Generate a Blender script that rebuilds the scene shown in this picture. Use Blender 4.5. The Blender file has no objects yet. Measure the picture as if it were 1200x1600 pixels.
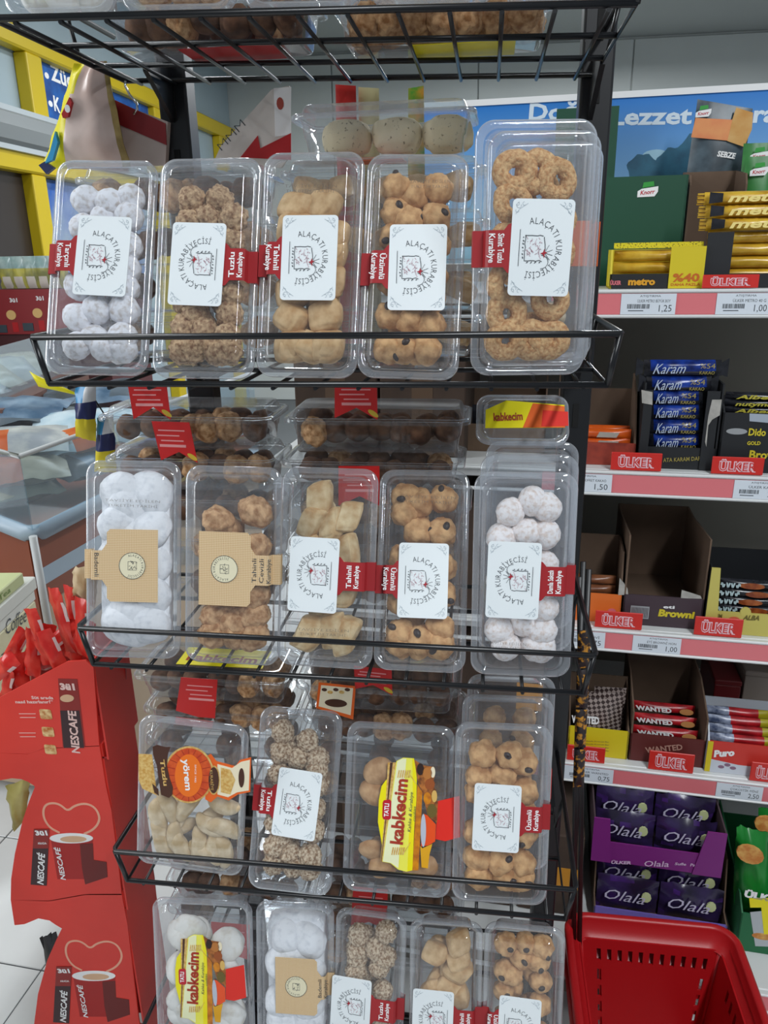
import bpy, bmesh, math, random
from mathutils import Matrix, Vector, noise
R_ = random.Random(7)
sc = bpy.context.scene
col = sc.collection
PI = math.pi

# ------------------------------------------------------------------ camera, light, exposure
FX = 1189.84                                   # focal length in pixels of the 1200x1600 frame
CAM = Vector((0.1738, -0.7575, 1.4244))
YAW, PITCH, ROLL = -0.1357, 0.3264, 0.0173
fwd = Vector((math.sin(YAW) * math.cos(PITCH), math.cos(YAW) * math.cos(PITCH), -math.sin(PITCH)))
rgt = Vector((math.cos(YAW), -math.sin(YAW), 0))
dwn = fwd.cross(rgt)
r2 = math.cos(ROLL) * rgt + math.sin(ROLL) * dwn
d2 = -math.sin(ROLL) * rgt + math.cos(ROLL) * dwn
cd = bpy.data.cameras.new('camera'); cam = bpy.data.objects.new('camera', cd); col.objects.link(cam)
cd.sensor_fit = 'VERTICAL'; cd.sensor_height = 24.0; cd.lens = FX * 24.0 / 1600.0
cd.clip_start = 0.02
cam.matrix_world = Matrix.Translation(CAM) @ Matrix((r2, -d2, -fwd)).transposed().to_4x4()
sc.camera = cam

w = bpy.data.worlds.new('store_light'); sc.world = w; w.use_nodes = True
w.node_tree.nodes['Background'].inputs[0].default_value = (0.80, 0.90, 1.0, 1)
w.node_tree.nodes['Background'].inputs[1].default_value = 0.26

def area(name, loc, target, sx, sy, watts, color=(0.93, 0.97, 1.0)):
    l = bpy.data.lights.new(name, 'AREA'); l.shape = 'RECTANGLE'; l.size = sx; l.size_y = sy
    l.energy = watts; l.color = color
    o = bpy.data.objects.new(name, l); col.objects.link(o); o.location = loc
    o.rotation_euler = (Vector(target) - Vector(loc)).to_track_quat('-Z', 'Y').to_euler()
    return o
def tube_lamp(x, y, watts):
    o = area('tube_light', (x, y, 2.95), (x, y, 0), 0.16, 2.6, watts); o.rotation_euler = (0, 0, 0)
tube_lamp(-1.8, 0.1, 38)
tube_lamp(1.15, -1.9, 85)
tube_lamp(-1.0, 3.6, 34)  # this and the next are unseen, added to brighten the far walls
tube_lamp(0.9, 4.2, 200)
area('left_edge_light', (-3.0, -0.7, 1.9), (0.0, 0.1, 1.1), 1.2, 1.6, 40, (0.95, 0.98, 1.0))  # unseen area light added for bright left edges on the boxes
sc.view_settings.view_transform = 'Standard'
sc.view_settings.look = 'None'
sc.view_settings.exposure = 0.02
sc.view_settings.gamma = 1.0
sc.view_settings.use_curve_mapping = False
sc.cycles.transparent_max_bounces = 40
sc.cycles.max_bounces = 8
sc.cycles.sample_clamp_indirect = 4.0

# ------------------------------------------------------------------ pixel -> point helpers
def ray(u, v):
    return (fwd + r2 * ((u - 600) / FX) + d2 * ((v - 800) / FX))
def at(u, v, y):
    d = ray(u, v); return CAM + d * ((y - CAM.y) / d.y)
def atx(u, v, x):
    d = ray(u, v); return CAM + d * ((x - CAM.x) / d.x)
def atz(u, v, z):
    d = ray(u, v); return CAM + d * ((z - CAM.z) / d.z)
def loc2(S, u, v, z=0.0):
    """pixel -> (x, y) in the plane z of frame S"""
    Si = S.inverted(); o = Si @ CAM; d = Si.to_3x3() @ ray(u, v)
    t = (z - o.z) / d.z; p = o + d * t
    return (p.x, p.y)
def frame(x, y, z=None):
    """frame whose plane faces -y, at depth y"""
    return Matrix.Translation((x, y, z or 0)) @ Matrix(((1, 0, 0), (0, 0, -1), (0, 1, 0))).to_4x4()
GA = math.radians(4.5)                          # the gondola stands a little turned
GM = Matrix.Translation((0.38, 0.6, 0)) @ Matrix.Rotation(-GA, 4, 'Z')
def gframe(d):
    return GM @ frame(0, d)

# ------------------------------------------------------------------ materials
def lin(c):
    c = c / 255.0
    return c / 12.92 if c <= 0.04045 else ((c + 0.055) / 1.055) ** 2.4
def rgb(h):
    return tuple(lin(int(h[i:i + 2], 16)) for i in (0, 2, 4)) + (1,)
_m = {}
def mat(name, h, rough=0.5, metal=0.0, var=0.0, scale=60, h2=None, bump=0.0, spec=0.5, thr=None, coat=0.0):
    key = name
    if key in _m: return _m[key]
    m = bpy.data.materials.new(name); m.use_nodes = True; nt = m.node_tree
    b = nt.nodes['Principled BSDF']
    b.inputs['Base Color'].default_value = rgb(h); b.inputs['Roughness'].default_value = rough
    b.inputs['Metallic'].default_value = metal; b.inputs['Specular IOR Level'].default_value = spec
    if coat: b.inputs['Coat Weight'].default_value = coat; b.inputs['Coat Roughness'].default_value = 0.08
    if h2 or var or bump:
        tc = nt.nodes.new('ShaderNodeTexCoord'); n = nt.nodes.new('ShaderNodeTexNoise')
        n.inputs['Scale'].default_value = scale; n.inputs['Detail'].default_value = 4
        nt.links.new(tc.outputs['Object'], n.inputs['Vector'])
        if h2 or var:
            r = nt.nodes.new('ShaderNodeValToRGB')
            a, c = rgb(h), rgb(h2) if h2 else tuple(x * (1 - var) for x in rgb(h)[:3]) + (1,)
            lo, hi = thr or (0.35, 0.65)
            r.color_ramp.elements[0].position = lo; r.color_ramp.elements[0].color = a
            r.color_ramp.elements[1].position = hi; r.color_ramp.elements[1].color = c
            nt.links.new(n.outputs[0], r.inputs[0]); nt.links.new(r.outputs[0], b.inputs['Base Color'])
        if bump:
            bp = nt.nodes.new('ShaderNodeBump'); bp.inputs['Strength'].default_value = bump
            bp.inputs['Distance'].default_value = 0.002
            nt.links.new(n.outputs[0], bp.inputs['Height']); nt.links.new(bp.outputs[0], b.inputs['Normal'])
    _m[key] = m; return m
def clear(name, tint, haze, hazecol, rough=0.045, base=0.06):
    if name in _m: return _m[name]
    m = bpy.data.materials.new(name); m.use_nodes = True; nt = m.node_tree; nt.nodes.clear()
    N = nt.nodes.new; L = nt.links.new
    out = N('ShaderNodeOutputMaterial'); tr = N('ShaderNodeBsdfTransparent'); tr.inputs[0].default_value = tint
    df = N('ShaderNodeBsdfDiffuse'); df.inputs[0].default_value = hazecol
    tl = N('ShaderNodeBsdfTranslucent'); tl.inputs[0].default_value = hazecol
    ad = N('ShaderNodeMixShader'); ad.inputs[0].default_value = 0.5; L(df.outputs[0], ad.inputs[1]); L(tl.outputs[0], ad.inputs[2])
    lw = N('ShaderNodeLayerWeight'); lw.inputs['Blend'].default_value = 0.5
    pw = N('ShaderNodeMath'); pw.operation = 'POWER'; pw.inputs[1].default_value = 3.0; L(lw.outputs['Facing'], pw.inputs[0])
    hz = N('ShaderNodeMath'); hz.operation = 'MULTIPLY_ADD'; hz.inputs[1].default_value = 0.60; hz.inputs[2].default_value = haze
    L(pw.outputs[0], hz.inputs[0])
    fr = N('ShaderNodeMath'); fr.operation = 'MULTIPLY_ADD'; fr.inputs[1].default_value = 0.6; fr.inputs[2].default_value = base
    L(pw.outputs[0], fr.inputs[0])
    m1 = N('ShaderNodeMixShader'); L(hz.outputs[0], m1.inputs[0]); L(tr.outputs[0], m1.inputs[1]); L(ad.outputs[0], m1.inputs[2])
    gl = N('ShaderNodeBsdfGlossy'); gl.inputs['Roughness'].default_value = rough; gl.inputs[0].default_value = (1, 1, 1, 1)
    m2 = N('ShaderNodeMixShader'); L(fr.outputs[0], m2.inputs[0]); L(m1.outputs[0], m2.inputs[1]); L(gl.outputs[0], m2.inputs[2])
    L(m2.outputs[0], out.inputs[0]); _m[name] = m; return m
PLASTIC = clear('clear_plastic', (0.95, 0.965, 0.98, 1), 0.06, (0.80, 0.84, 0.90, 1))
PLAST_SHADE = clear('clear_plastic_shaded', (0.93, 0.945, 0.955, 1), 0.012, (0.80, 0.84, 0.90, 1), 0.05, 0.035)  # duller copy of the plastic, shade of the lying stacks put into it
RIMP = clear('clear_plastic_rim', (0.93, 0.95, 0.97, 1), 0.28, (0.82, 0.86, 0.92, 1), 0.06, 0.12)
FILM = clear('clear_film', (0.95, 0.96, 0.97, 1), 0.16, (0.80, 0.82, 0.85, 1), 0.16, 0.07)
GLASS = clear('freezer_glass', (0.86, 0.93, 0.96, 1), 0.05, (0.55, 0.62, 0.68, 1), 0.04, 0.06)

# ------------------------------------------------------------------ mesh building
_tx = {}
_fc = bpy.data.curves.new('lettering_source', 'FONT'); _fo = bpy.data.objects.new('lettering_source', _fc)
def glyph(s, bold=0.0, shear=0.0, res=2):
    k = (s, bold, shear, res)
    if k in _tx: return _tx[k]
    _fc.body = s; _fc.size = 1; _fc.resolution_u = res; _fc.offset = bold; _fc.shear = shear
    _fo.to_mesh_clear(); me = _fo.to_mesh()
    vs = [(v.co.x, v.co.y) for v in me.vertices]; fs = [tuple(p.vertices) for p in me.polygons]
    _tx[k] = (vs, fs, min([v[0] for v in vs] or [0]), max([v[0] for v in vs] or [0])); return _tx[k]
def rr(w, h, r, seg=6, cx=0, cy=0):
    r = max(1e-5, min(r, w / 2 - 1e-5, h / 2 - 1e-5)); P = []
    for (sx, sy, a0) in ((1, 1, 0), (-1, 1, 90), (-1, -1, 180), (1, -1, 270)):
        for i in range(seg + 1):
            a = math.radians(a0 + 90 * i / seg)
            P.append((cx + sx * (w / 2 - r) + r * math.cos(a), cy + sy * (h / 2 - r) + r * math.sin(a)))
    return P
def oval(cx, cy, rx, ry, n=20, rot=0.0):
    c, s = math.cos(rot), math.sin(rot)
    return [(cx + rx * math.cos(a) * c - ry * math.sin(a) * s, cy + rx * math.cos(a) * s + ry * math.sin(a) * c)
            for a in (2 * PI * i / n for i in range(n))]
class MB:
    def __init__(s): s.v = []; s.f = []; s.m = []; s.s = []
    def add(s, vs, fs, m=0, smooth=False):
        o = len(s.v); s.v += [tuple(v) for v in vs]
        for f in fs: s.f.append(tuple(i + o for i in f)); s.m.append(m); s.s.append(smooth)
        return s
    def box(s, x0, x1, y0, y1, z0, z1, m=0):
        vs = [(x, y, z) for z in (z0, z1) for y in (y0, y1) for x in (x0, x1)]
        return s.add(vs, [(0, 2, 3, 1), (4, 5, 7, 6), (0, 1, 5, 4), (2, 6, 7, 3), (0, 4, 6, 2), (1, 3, 7, 5)], m)
    def bbox(s, x0, x1, y0, y1, z0, z1, b=0.003, m=0):
        cx, cy = (x0 + x1) / 2, (y0 + y1) / 2; W, D = x1 - x0, y1 - y0
        b = min(b, W / 3, D / 3, (z1 - z0) / 3)
        L = []
        for ins, z in ((b, z0), (0, z0 + b), (0, z1 - b), (b, z1)):
            L.append([(x, y, z) for x, y in rr(W - 2 * ins, D - 2 * ins, b, 2, cx, cy)])
        return s.skin(L, True, True, m)
    def skin(s, L, cap0=False, cap1=False, m=0, smooth=False, closed=True):
        n = len(L[0]); vs = [p for l in L for p in l]; fs = []
        for i in range(len(L) - 1):
            for j in range(n if closed else n - 1):
                k = (j + 1) % n
                fs.append((i * n + j, i * n + k, (i + 1) * n + k, (i + 1) * n + j))
        s.add(vs, fs, m, smooth)
        o = len(s.v) - len(vs)
        if cap0: s.f.append(tuple(o + j for j in range(n))[::-1]); s.m.append(m); s.s.append(False)
        if cap1: s.f.append(tuple(o + (len(L) - 1) * n + j for j in range(n))); s.m.append(m); s.s.append(False)
        return s
    def prism(s, P, z0, z1, m=0):
        a = sum(P[i][0] * P[(i + 1) % len(P)][1] - P[(i + 1) % len(P)][0] * P[i][1] for i in range(len(P)))
        if a < 0: P = P[::-1]
        return s.skin([[(x, y, z0) for x, y in P], [(x, y, z1) for x, y in P]], True, True, m)
    def tube(s, pts, r, n=8, m=0, closed=False, caps=True, flat=1.0):
        pts = [Vector(p) for p in pts]; L = []; N = len(pts); up = None
        for i, p in enumerate(pts):
            a = pts[i - 1] if (i > 0 or closed) else p; b = pts[(i + 1) % N] if (i < N - 1 or closed) else p
            t = (b - a).normalized()
            if up is None: up = Vector((0, 0, 1)) if abs(t.z) < 0.9 else Vector((0, 1, 0))
            x = t.cross(up).normalized(); y = x.cross(t); up = y
            rr_ = r[i] if isinstance(r, (list, tuple)) else r
            L.append([p + x * (rr_ * math.cos(2 * PI * k / n)) + y * (rr_ * flat * math.sin(2 * PI * k / n)) for k in range(n)])
        if closed: L.append(L[0])
        return s.skin(L, caps and not closed, caps and not closed, m, True)
    def lathe(s, prof, n=24, m=0, cap0=True, cap1=True):
        return s.skin([[(r * math.cos(2 * PI * k / n), r * math.sin(2 * PI * k / n), z) for k in range(n)] for r, z in prof], cap0, cap1, m, True)
    def text(s, t, p0, p1, hgt, z=0.0, m=0, bold=0.0, shear=0.0, fit=True, res=2, sy=1.0):
        """string on a line from p0 to p1, cap height hgt; letters are stretched to the length when fit"""
        vs, fs, x0, x1 = glyph(t, bold, shear, res)
        if not vs: return s
        dx, dy = p1[0] - p0[0], p1[1] - p0[1]; L = math.hypot(dx, dy); ux, uy = dx / L, dy / L
        k = hgt / 0.69; kx = L / (x1 - x0) if fit else k
        return s.add([(p0[0] + (x - x0) * kx * ux - y * k * sy * uy, p0[1] + (x - x0) * kx * uy + y * k * sy * ux, z) for x, y in vs], fs, m)
    def arc_text(s, t, cx, cy, r, a0, a1, hgt, z=0.0, m=0, bold=0.0, kx=0.80):
        ws = []
        for ch in t:
            g = glyph(ch, bold, 0, 2); ws.append((g[3] - g[2] + 0.16) if g[0] else 0.42)
        tot = sum(ws); acc = 0; k = hgt / 0.69
        for ch, wd in zip(t, ws):
            a = a0 + (a1 - a0) * (acc + wd / 2) / tot; acc += wd
            vs, fs, x0, x1 = glyph(ch, bold, 0, 2)
            if not vs: continue
            c, sn = math.cos(a - PI / 2), math.sin(a - PI / 2); mx = (x0 + x1) / 2
            s.add([(cx + r * math.cos(a) + (x - mx) * k * kx * c - y * k * sn, cy + r * math.sin(a) + (x - mx) * k * kx * sn + y * k * c, z) for x, y in vs], fs, m)
        return s
    def stroke(s, P, wd, z0, z1, m=0, closed=False):
        n = len(P); A = []; B = []
        for i in range(n):
            a = P[i - 1] if (i or closed) else P[i]; b = P[(i + 1) % n] if (i < n - 1 or closed) else P[i]
            dx, dy = b[0] - a[0], b[1] - a[1]; L = math.hypot(dx, dy) or 1
            A.append((P[i][0] - dy / L * wd / 2, P[i][1] + dx / L * wd / 2)); B.append((P[i][0] + dy / L * wd / 2, P[i][1] - dx / L * wd / 2))
        L4 = [[(A[i][0], A[i][1], z0), (A[i][0], A[i][1], z1), (B[i][0], B[i][1], z1), (B[i][0], B[i][1], z0)] for i in range(n)]
        if closed: L4.append(L4[0])
        return s.skin(L4, not closed, not closed, m)
    def mesh(s, name, mats):
        me = bpy.data.meshes.new(name); me.from_pydata(s.v, [], s.f)
        for mm in mats: me.materials.append(mm)
        me.polygons.foreach_set('material_index', s.m); me.polygons.foreach_set('use_smooth', s.s)
        me.update(); return me
MW = {}
def place(o, M, parent=None):
    col.objects.link(o)
    MW[o] = M
    if parent:
        o.parent = parent; o.matrix_parent_inverse = MW[parent].inverted()
    o.matrix_basis = M
    return o
def part(name, mb, mats, parent, S=None, label=None):
    me = mb.mesh(name, mats if isinstance(mats, (list, tuple)) else [mats]) if isinstance(mb, MB) else mb
    o = place(bpy.data.objects.new(name, me), S if S is not None else MW[parent], parent)
    if label: o['label'] = label
    return o
def tag(o, label, cat, group=None):
    o['label'] = label; o['category'] = cat
    if group: o['group'] = group
    return o
def thing(name, label, cat, M, group=None):
    return tag(place(bpy.data.objects.new(name, None), M), label, cat, group)
def single(name, mb, mats, label, cat, M, group=None):
    me = mb.mesh(name, mats if isinstance(mats, (list, tuple)) else [mats]) if isinstance(mb, MB) else mb
    return tag(place(bpy.data.objects.new(name, me), M), label, cat, group)
def struct(name, mb, mats, M=Matrix(), parent=None):
    o = place(bpy.data.objects.new(name, mb.mesh(name, mats if isinstance(mats, (list, tuple)) else [mats])), M, parent)
    if not parent: o['kind'] = 'structure'
    return o
T = lambda x, y, z: Matrix.Translation((x, y, z))
RX = lambda a: Matrix.Rotation(a, 4, 'X')
RY = lambda a: Matrix.Rotation(a, 4, 'Y')
RZ = lambda a: Matrix.Rotation(a, 4, 'Z')

# common materials
BLACK = mat('black_powder_coat', '17181b', 0.38)
WIRE = mat('black_wire', '141518', 0.3)
WHITE = mat('white_paper', 'e6edf0', 0.6)
RED = mat('red_print', 'b3161b', 0.5)
DRED = mat('ribbon_red', 'a02026', 0.45)
TXTW = mat('white_ink', 'f2f2f2', 0.6)
TXTK = mat('dark_ink', '3c4248', 0.7)
GREYI = mat('grey_ink', 'aab6bf', 0.7)
REDI = mat('red_ink', 'a3202e', 0.7); PINKH = mat('sketch_ink', 'b58a96', 0.7)
BROWN = mat('brown_cardboard', '6b5644', 0.85, var=0.25, scale=25)
CARD = mat('kraft_edge', 'a08a70', 0.9)

# ------------------------------------------------------------------ room
FLOORM = mat('white_tile', 'd4d6d6', 0.28, var=0.08, scale=6)
JOINT = mat('tile_joint', '5b5e60', 0.8)
fl = struct('floor', MB().box(-4, 3, -3, 7.2, -0.1, -0.004), JOINT)
tile = MB().bbox(-0.1655, 0.1655, -0.1655, 0.1655, -0.004, 0.0, 0.0015).mesh('tile', [FLOORM])
FR = RZ(math.radians(-4))
o0 = Vector((-0.728, 0.352, 0))
for i in range(-4, 8):
    for j in range(-6, 8):
        part('tile', tile, None, fl, T(*o0) @ FR @ T(-0.167 + i * 0.334, 0.167 + j * 0.334, 0))
KW = (2.2 + CAM.x) / (1.6 + CAM.x)
Y_ = lambda y: CAM.y + (y - CAM.y) * KW
Z_ = lambda z: CAM.z + (z - CAM.z) * KW
struct('ceiling', MB().box(-4, 3, -3, 7.2, 3.16, 3.25), mat('ceiling_paint', '9a9e9c', 0.9))
WALLM = mat('wall_paint', 'c3c8c6', 0.8, var=0.05, scale=2)
wb = struct('wall_back', MB().box(-4, 3, 6.98, 7.1, 0, 3.16), WALLM)
for i in range(5):
    x0 = -2.2 + i * 1.328 - 0.42
    part('wall_panel', MB().bbox(x0 + 0.006, x0 + 1.322, 6.955, 6.98, 0.0, 3.14, 0.004), WALLM, wb, Matrix())
LW = -2.2
struct('wall_left', MB().box(-2.40, LW - 0.08, 1.2, 6.95, 0, 3.16), mat('left_wall_grey', '9fb0b8', 0.7, var=0.06, scale=3))
YEL = mat('yellow_frame', 'c8ae10', 0.45)
struct('trim_1', MB().bbox(LW - 0.08, LW, 1.2, 6.95, Z_(2.185), Z_(2.265), 0.01), YEL)
for k, y0 in enumerate((2.36, 3.55, 4.6)):
    struct('trim_%d' % (k + 2), MB().bbox(LW - 0.08, LW - 0.005, Y_(y0), Y_(y0 + 0.11), Z_(1.94), Z_(2.185), 0.008), YEL)
struct('trim_5', MB().bbox(LW - 0.08, LW + 0.01, 1.2, 6.95, Z_(1.745), Z_(1.82), 0.01), YEL)
for k, y0 in enumerate((2.27, 3.5, 4.65)):
    struct('trim_%d' % (k + 6), MB().bbox(LW - 0.08, LW, Y_(y0), Y_(y0 + 0.10), 0.0, Z_(1.745), 0.008), YEL)
cor = MB().skin([[(x, y, Z_(z)) for x, z in ((-0.07, 1.955), (0.0, 1.955), (0.045, 1.935), (0.065, 1.89), (0.045, 1.845), (0.0, 1.82), (-0.07, 1.82))] for y in (1.2, 6.95)], True, True, 0)
cn = struct('trim_9', cor, mat('cornice_grey', '84898a', 0.5), T(LW, 0, 0))
lip = mat('cornice_lip', 'b4bcbf', 0.4)
part('lip', MB().box(-0.07, 0.02, 1.2, 6.95, Z_(1.945), Z_(1.965)), lip, cn)
part('lip', MB().box(-0.07, 0.03, 1.2, 6.95, Z_(1.812), Z_(1.83)), lip, cn)
struct('window_1', MB().box(LW - 0.078, LW - 0.06, 1.2, Y_(2.27), 0.9, Z_(1.745)), mat('dark_opening', '2e2523', 0.35))
# blue sign on the left wall
SL = Matrix.Translation((LW - 0.065, 0, 0)) @ Matrix(((0, 0, 1), (1, 0, 0), (0, 1, 0))).to_4x4()    # x = world y, y = world z, normal +x
sg = thing('wall_sign', 'blue sign with white lettering between yellow frames on the left wall', 'sign', SL)
part('board', MB().box(Y_(2.47), Y_(3.55), Z_(1.965), Z_(2.185), 0, 0.012), mat('blue_print', '1463b4', 0.5, h2='0a3f86', scale=9), sg)
a, b = loc2(SL, 80, 124, .013), loc2(SL, 122, 142, .013)
part('lettering', MB().text('Zücc', a, b, 0.078, 0.0135, bold=0.03), TXTW, sg)
a, b = loc2(SL, 85, 172, .013), loc2(SL, 95, 177, .013)
part('lettering', MB().text('K', a, b, 0.074, 0.0135, bold=0.03), TXTW, sg)
for px in ((73, 118), (79, 162)): part('bullet', MB().prism(oval(*loc2(SL, *px, .013), .022, .016, 10), 0.0125, 0.0135), TXTW, sg)
single('poster', MB().box(Y_(2.385), Y_(3.4), Z_(1.3), Z_(1.74), -0.012, 0), mat('blue_poster_print', '1b57ad', 0.5, h2='9fb0bc', scale=3), 'blue and grey poster low on the left wall below the cornice', 'poster', SL)

# ------------------------------------------------------------------ wire rack
SH = [  # z rail top, z bottom bar centre, slope
    (None, 1.6275, -0.030), (1.35, 1.3005, 0.0021), (1.0104, 0.9610, -0.0052), (0.684, 0.6350, 0.0053), (0.36, 0.3105, 0.0)]
rack = thing('wire_display_rack', 'black wire display rack with sloping wire baskets full of cookie boxes', 'rack', T(0, 0.27, 0))
for x in (-0.2275, 0.294):
    p_ = MB().bbox(x - 0.019, x + 0.019, 0.275, 0.31, 0.0, 1.85, 0.003)
    po = part('post', p_, BLACK, rack, Matrix())
    for k in range(14):
        z = 1.8 - k * 0.065
        part('slot', MB().bbox(x - 0.004, x + 0.004, 0.2738, 0.2752, z - 0.016, z + 0.016, 0.0003), mat('slot_dark', '050506', 0.8), po, Matrix())
    part('foot', MB().bbox(x - 0.03, x + 0.03, 0.02, 0.33, 0.0, 0.05, 0.006), BLACK, rack, Matrix())
part('base_bar', MB().bbox(-0.21, 0.275, 0.28, 0.305, 0.02, 0.06, 0.004), BLACK, rack, Matrix())
for k, (zt, zb, sl) in enumerate(SH):
    B_ = T(0, 0, 0) @ RY(-math.atan(sl))
    B_ = T(0, 0, zb) @ RY(-math.atan(sl))
    xl, xr, D = -0.286, 0.290, 0.272
    rail_h = 0.0485
    bf = part('basket', MB().tube([(xl, 0, 0), (xr, 0, 0), (xr, D, 0), (xl, D, 0)], 0.0033, 8, closed=True), WIRE, rack, B_)
    def wire(pts, r=0.0022):
        part('wire', MB().tube(pts, r, 6), WIRE, bf, B_)
    n = 13
    for i in range(n):
        x = xl + 0.022 + (xr - xl - 0.044) * i / (n - 1)
        wire([(x, -0.001, -0.0042), (x, D, -0.0042)])
    wire([(xl, 0.10, 0), (xr, 0.10, 0)], 0.003); wire([(xl, 0.19, 0), (xr, 0.19, 0)], 0.003)
    tr_ = MB().tube([(-0.296, D, rail_h), (-0.299, 0.004, rail_h), (-0.296, -0.002, rail_h), (0.297, -0.002, rail_h), (0.300, 0.004, rail_h), (0.299, D, rail_h)], 0.0033, 8)
    part('rail', tr_, WIRE, bf, B_)
    for sx in (-1, 1):
        part('upright', MB().tube([(sx * 0.2975 + 0.0005, 0, rail_h), (sx * 0.288 + 0.002, 0, 0)], 0.0033, 8), WIRE, bf, B_)
        part('upright', MB().tube([(sx * 0.2975, 0.16, rail_h), (sx * 0.288 + 0.002, 0.16, 0)], 0.0025, 6), WIRE, bf, B_)
    for x in (-0.2275, 0.294):
        xx = min(x, xr)
        part('bracket', MB().prism([(0.28, -0.05), (0.28, 0.02), (0.20, 0.004), (0.20, -0.004)], xx - 0.003, xx + 0.003), BLACK, bf, B_ @ Matrix(((0, 0, 1, 0), (1, 0, 0, 0), (0, 1, 0, 0), (0, 0, 0, 1))))

# ------------------------------------------------------------------ cookies
def ico(sub, fn):
    bm = bmesh.new(); bmesh.ops.create_icosphere(bm, subdivisions=sub, radius=1.0)
    me = bpy.data.meshes.new('cookie')
    for v in bm.verts: v.co = fn(v.co.copy())
    for f in bm.faces: f.smooth = True
    bm.to_mesh(me); bm.free(); return me
def blobs(n, r, amp, freq, m, sub=4, amp2=0.0, sq=1.0):
    out = []
    for k in range(n):
        off = Vector((k * 7.3, k * 3.1, k * 5.7))
        def fn(c):
            d = 1 + amp * noise.noise(c * freq + off) + amp2 * noise.noise(c * freq * 3.1 + off)
            if sq != 1.0:
                c = Vector([math.copysign(abs(q) ** sq, q) for q in c]); c = c / max(1e-6, (abs(c.x) ** 4 + abs(c.y) ** 4 + abs(c.z) ** 4) ** 0.25) if False else c
            return Vector((c.x * r[0] * d, c.y * r[1] * d, c.z * r[2] * d))
        me = ico(sub, fn); me.materials.append(m); out.append(me)
    return out
M_POW = mat('powdered_dough', 'f2f2f7', 0.9, h2='b3a294', scale=150, thr=(0.48, 0.80), bump=0.8)
M_POWP = mat('powdered_dough_pink', 'f6f1f1', 0.9, h2='d2b8a6', scale=210, thr=(0.45, 0.78), bump=0.6)
M_NUT = mat('nut_crumb', 'd8b78f', 0.85, h2='80573a', scale=230, thr=(0.36, 0.68), bump=1.0)
M_NUTL = mat('pale_nut_crumb', 'e2cdb0', 0.85, h2='8e6a48', scale=280, thr=(0.40, 0.62), bump=1.0)
M_TAH = mat('tahini_dough', 'e6c494', 0.85, h2='bd925f', scale=60, bump=0.6)
M_TAHL = mat('pale_tahini_dough', 'e8d2a6', 0.85, h2='c29a66', scale=60, bump=0.6)
M_RAI = mat('raisin_dough', 'e0b27c', 0.85, h2='ac7a4a', scale=90, bump=1.0)
M_WAL = mat('walnut_dough', 'dfb486', 0.85, h2='9c6c42', scale=120, bump=1.2)
M_SIM = mat('sesame_ring_dough', 'e6bd86', 0.85, h2='b57c46', scale=260, thr=(0.34, 0.66), bump=1.3)
M_FIN = mat('pale_finger_dough', 'e8d6b6', 0.85, h2='c9ae84', scale=60, bump=0.5)
M_BIS = mat('brown_biscuit', 'd2a87a', 0.85, h2='a87a4e', scale=60, bump=0.5)
M_WHT = mat('white_sugar_dough', 'f0eee8', 0.9, h2='d5cbb9', scale=70, thr=(0.5, 0.8), bump=0.35)
M_SUG = mat('icing_sugar', 'f6f7fa', 0.95, h2='d3d6dc', scale=110, thr=(0.48, 0.8), bump=0.9)
M_RAISIN = mat('raisin_skin', '2a1a18', 0.5)
M_DKC = mat('dark_cookie_dough', '7c5840', 0.85, h2='4a3022', scale=60, bump=0.6)
def simits():
    out = []
    for k in range(3):
        mb = MB(); L = []
        for i in range(28):
            a = 2 * PI * i / 28; ring = []
            for j in range(12):
                b = 2 * PI * j / 12
                d = 1 + 0.16 * noise.noise(Vector((2.2 * math.cos(a) + k * 9, 2.2 * math.sin(a), b)))
                rr0 = 0.0124 + 0.0009 * math.sin(2 * a + k)
                ring.append(((rr0 + 0.0083 * d * math.cos(b)) * math.cos(a), (rr0 + 0.0083 * d * math.cos(b)) * math.sin(a), 0.0076 * d * math.sin(b)))
            L.append(ring)
        L.append(L[0]); mb.skin(L, m=0, smooth=True); out.append(mb.mesh('cookie', [M_SIM]))
    return out
def lozenges(m, hx, hy, hz, sh, ex=.5):
    out = []
    for k in range(3):
        off = Vector((k * 4.1, 2.2, k))
        def fn(c):
            q = Vector([math.copysign(abs(t) ** ex, t) for t in c]); q = q / max(0.9, q.length ** (1.1 * ex))
            d = 1 + 0.10 * noise.noise(c * 1.7 + off)
            return Vector(((q.x + sh * q.y) * hx * d, q.y * hy * d, q.z * hz * d))
        me = ico(4, fn); me.materials.append(m); out.append(me)
    return out
def fingers(m, rx, ln, bend):
    out = []
    for k in range(3):
        off = Vector((k * 4.1, 2.2, k))
        def fn(c):
            d = 1 + 0.13 * noise.noise(c * 1.9 + off)
            y = math.copysign(abs(c.y) ** 0.8, c.y) * ln
            return Vector((c.x * rx * d + bend * (1 if k != 1 else -1) * (c.y ** 2 - 0.4), y, c.z * rx * 0.9 * d))
        me = ico(4, fn); me.materials.append(m); out.append(me)
    return out
RAIS = ico(2, lambda c: Vector((c.x * 0.0048 * (1 + .3 * noise.noise(c * 3)), c.y * 0.0036, c.z * 0.003))); RAIS.materials.append(M_RAISIN)
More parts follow.
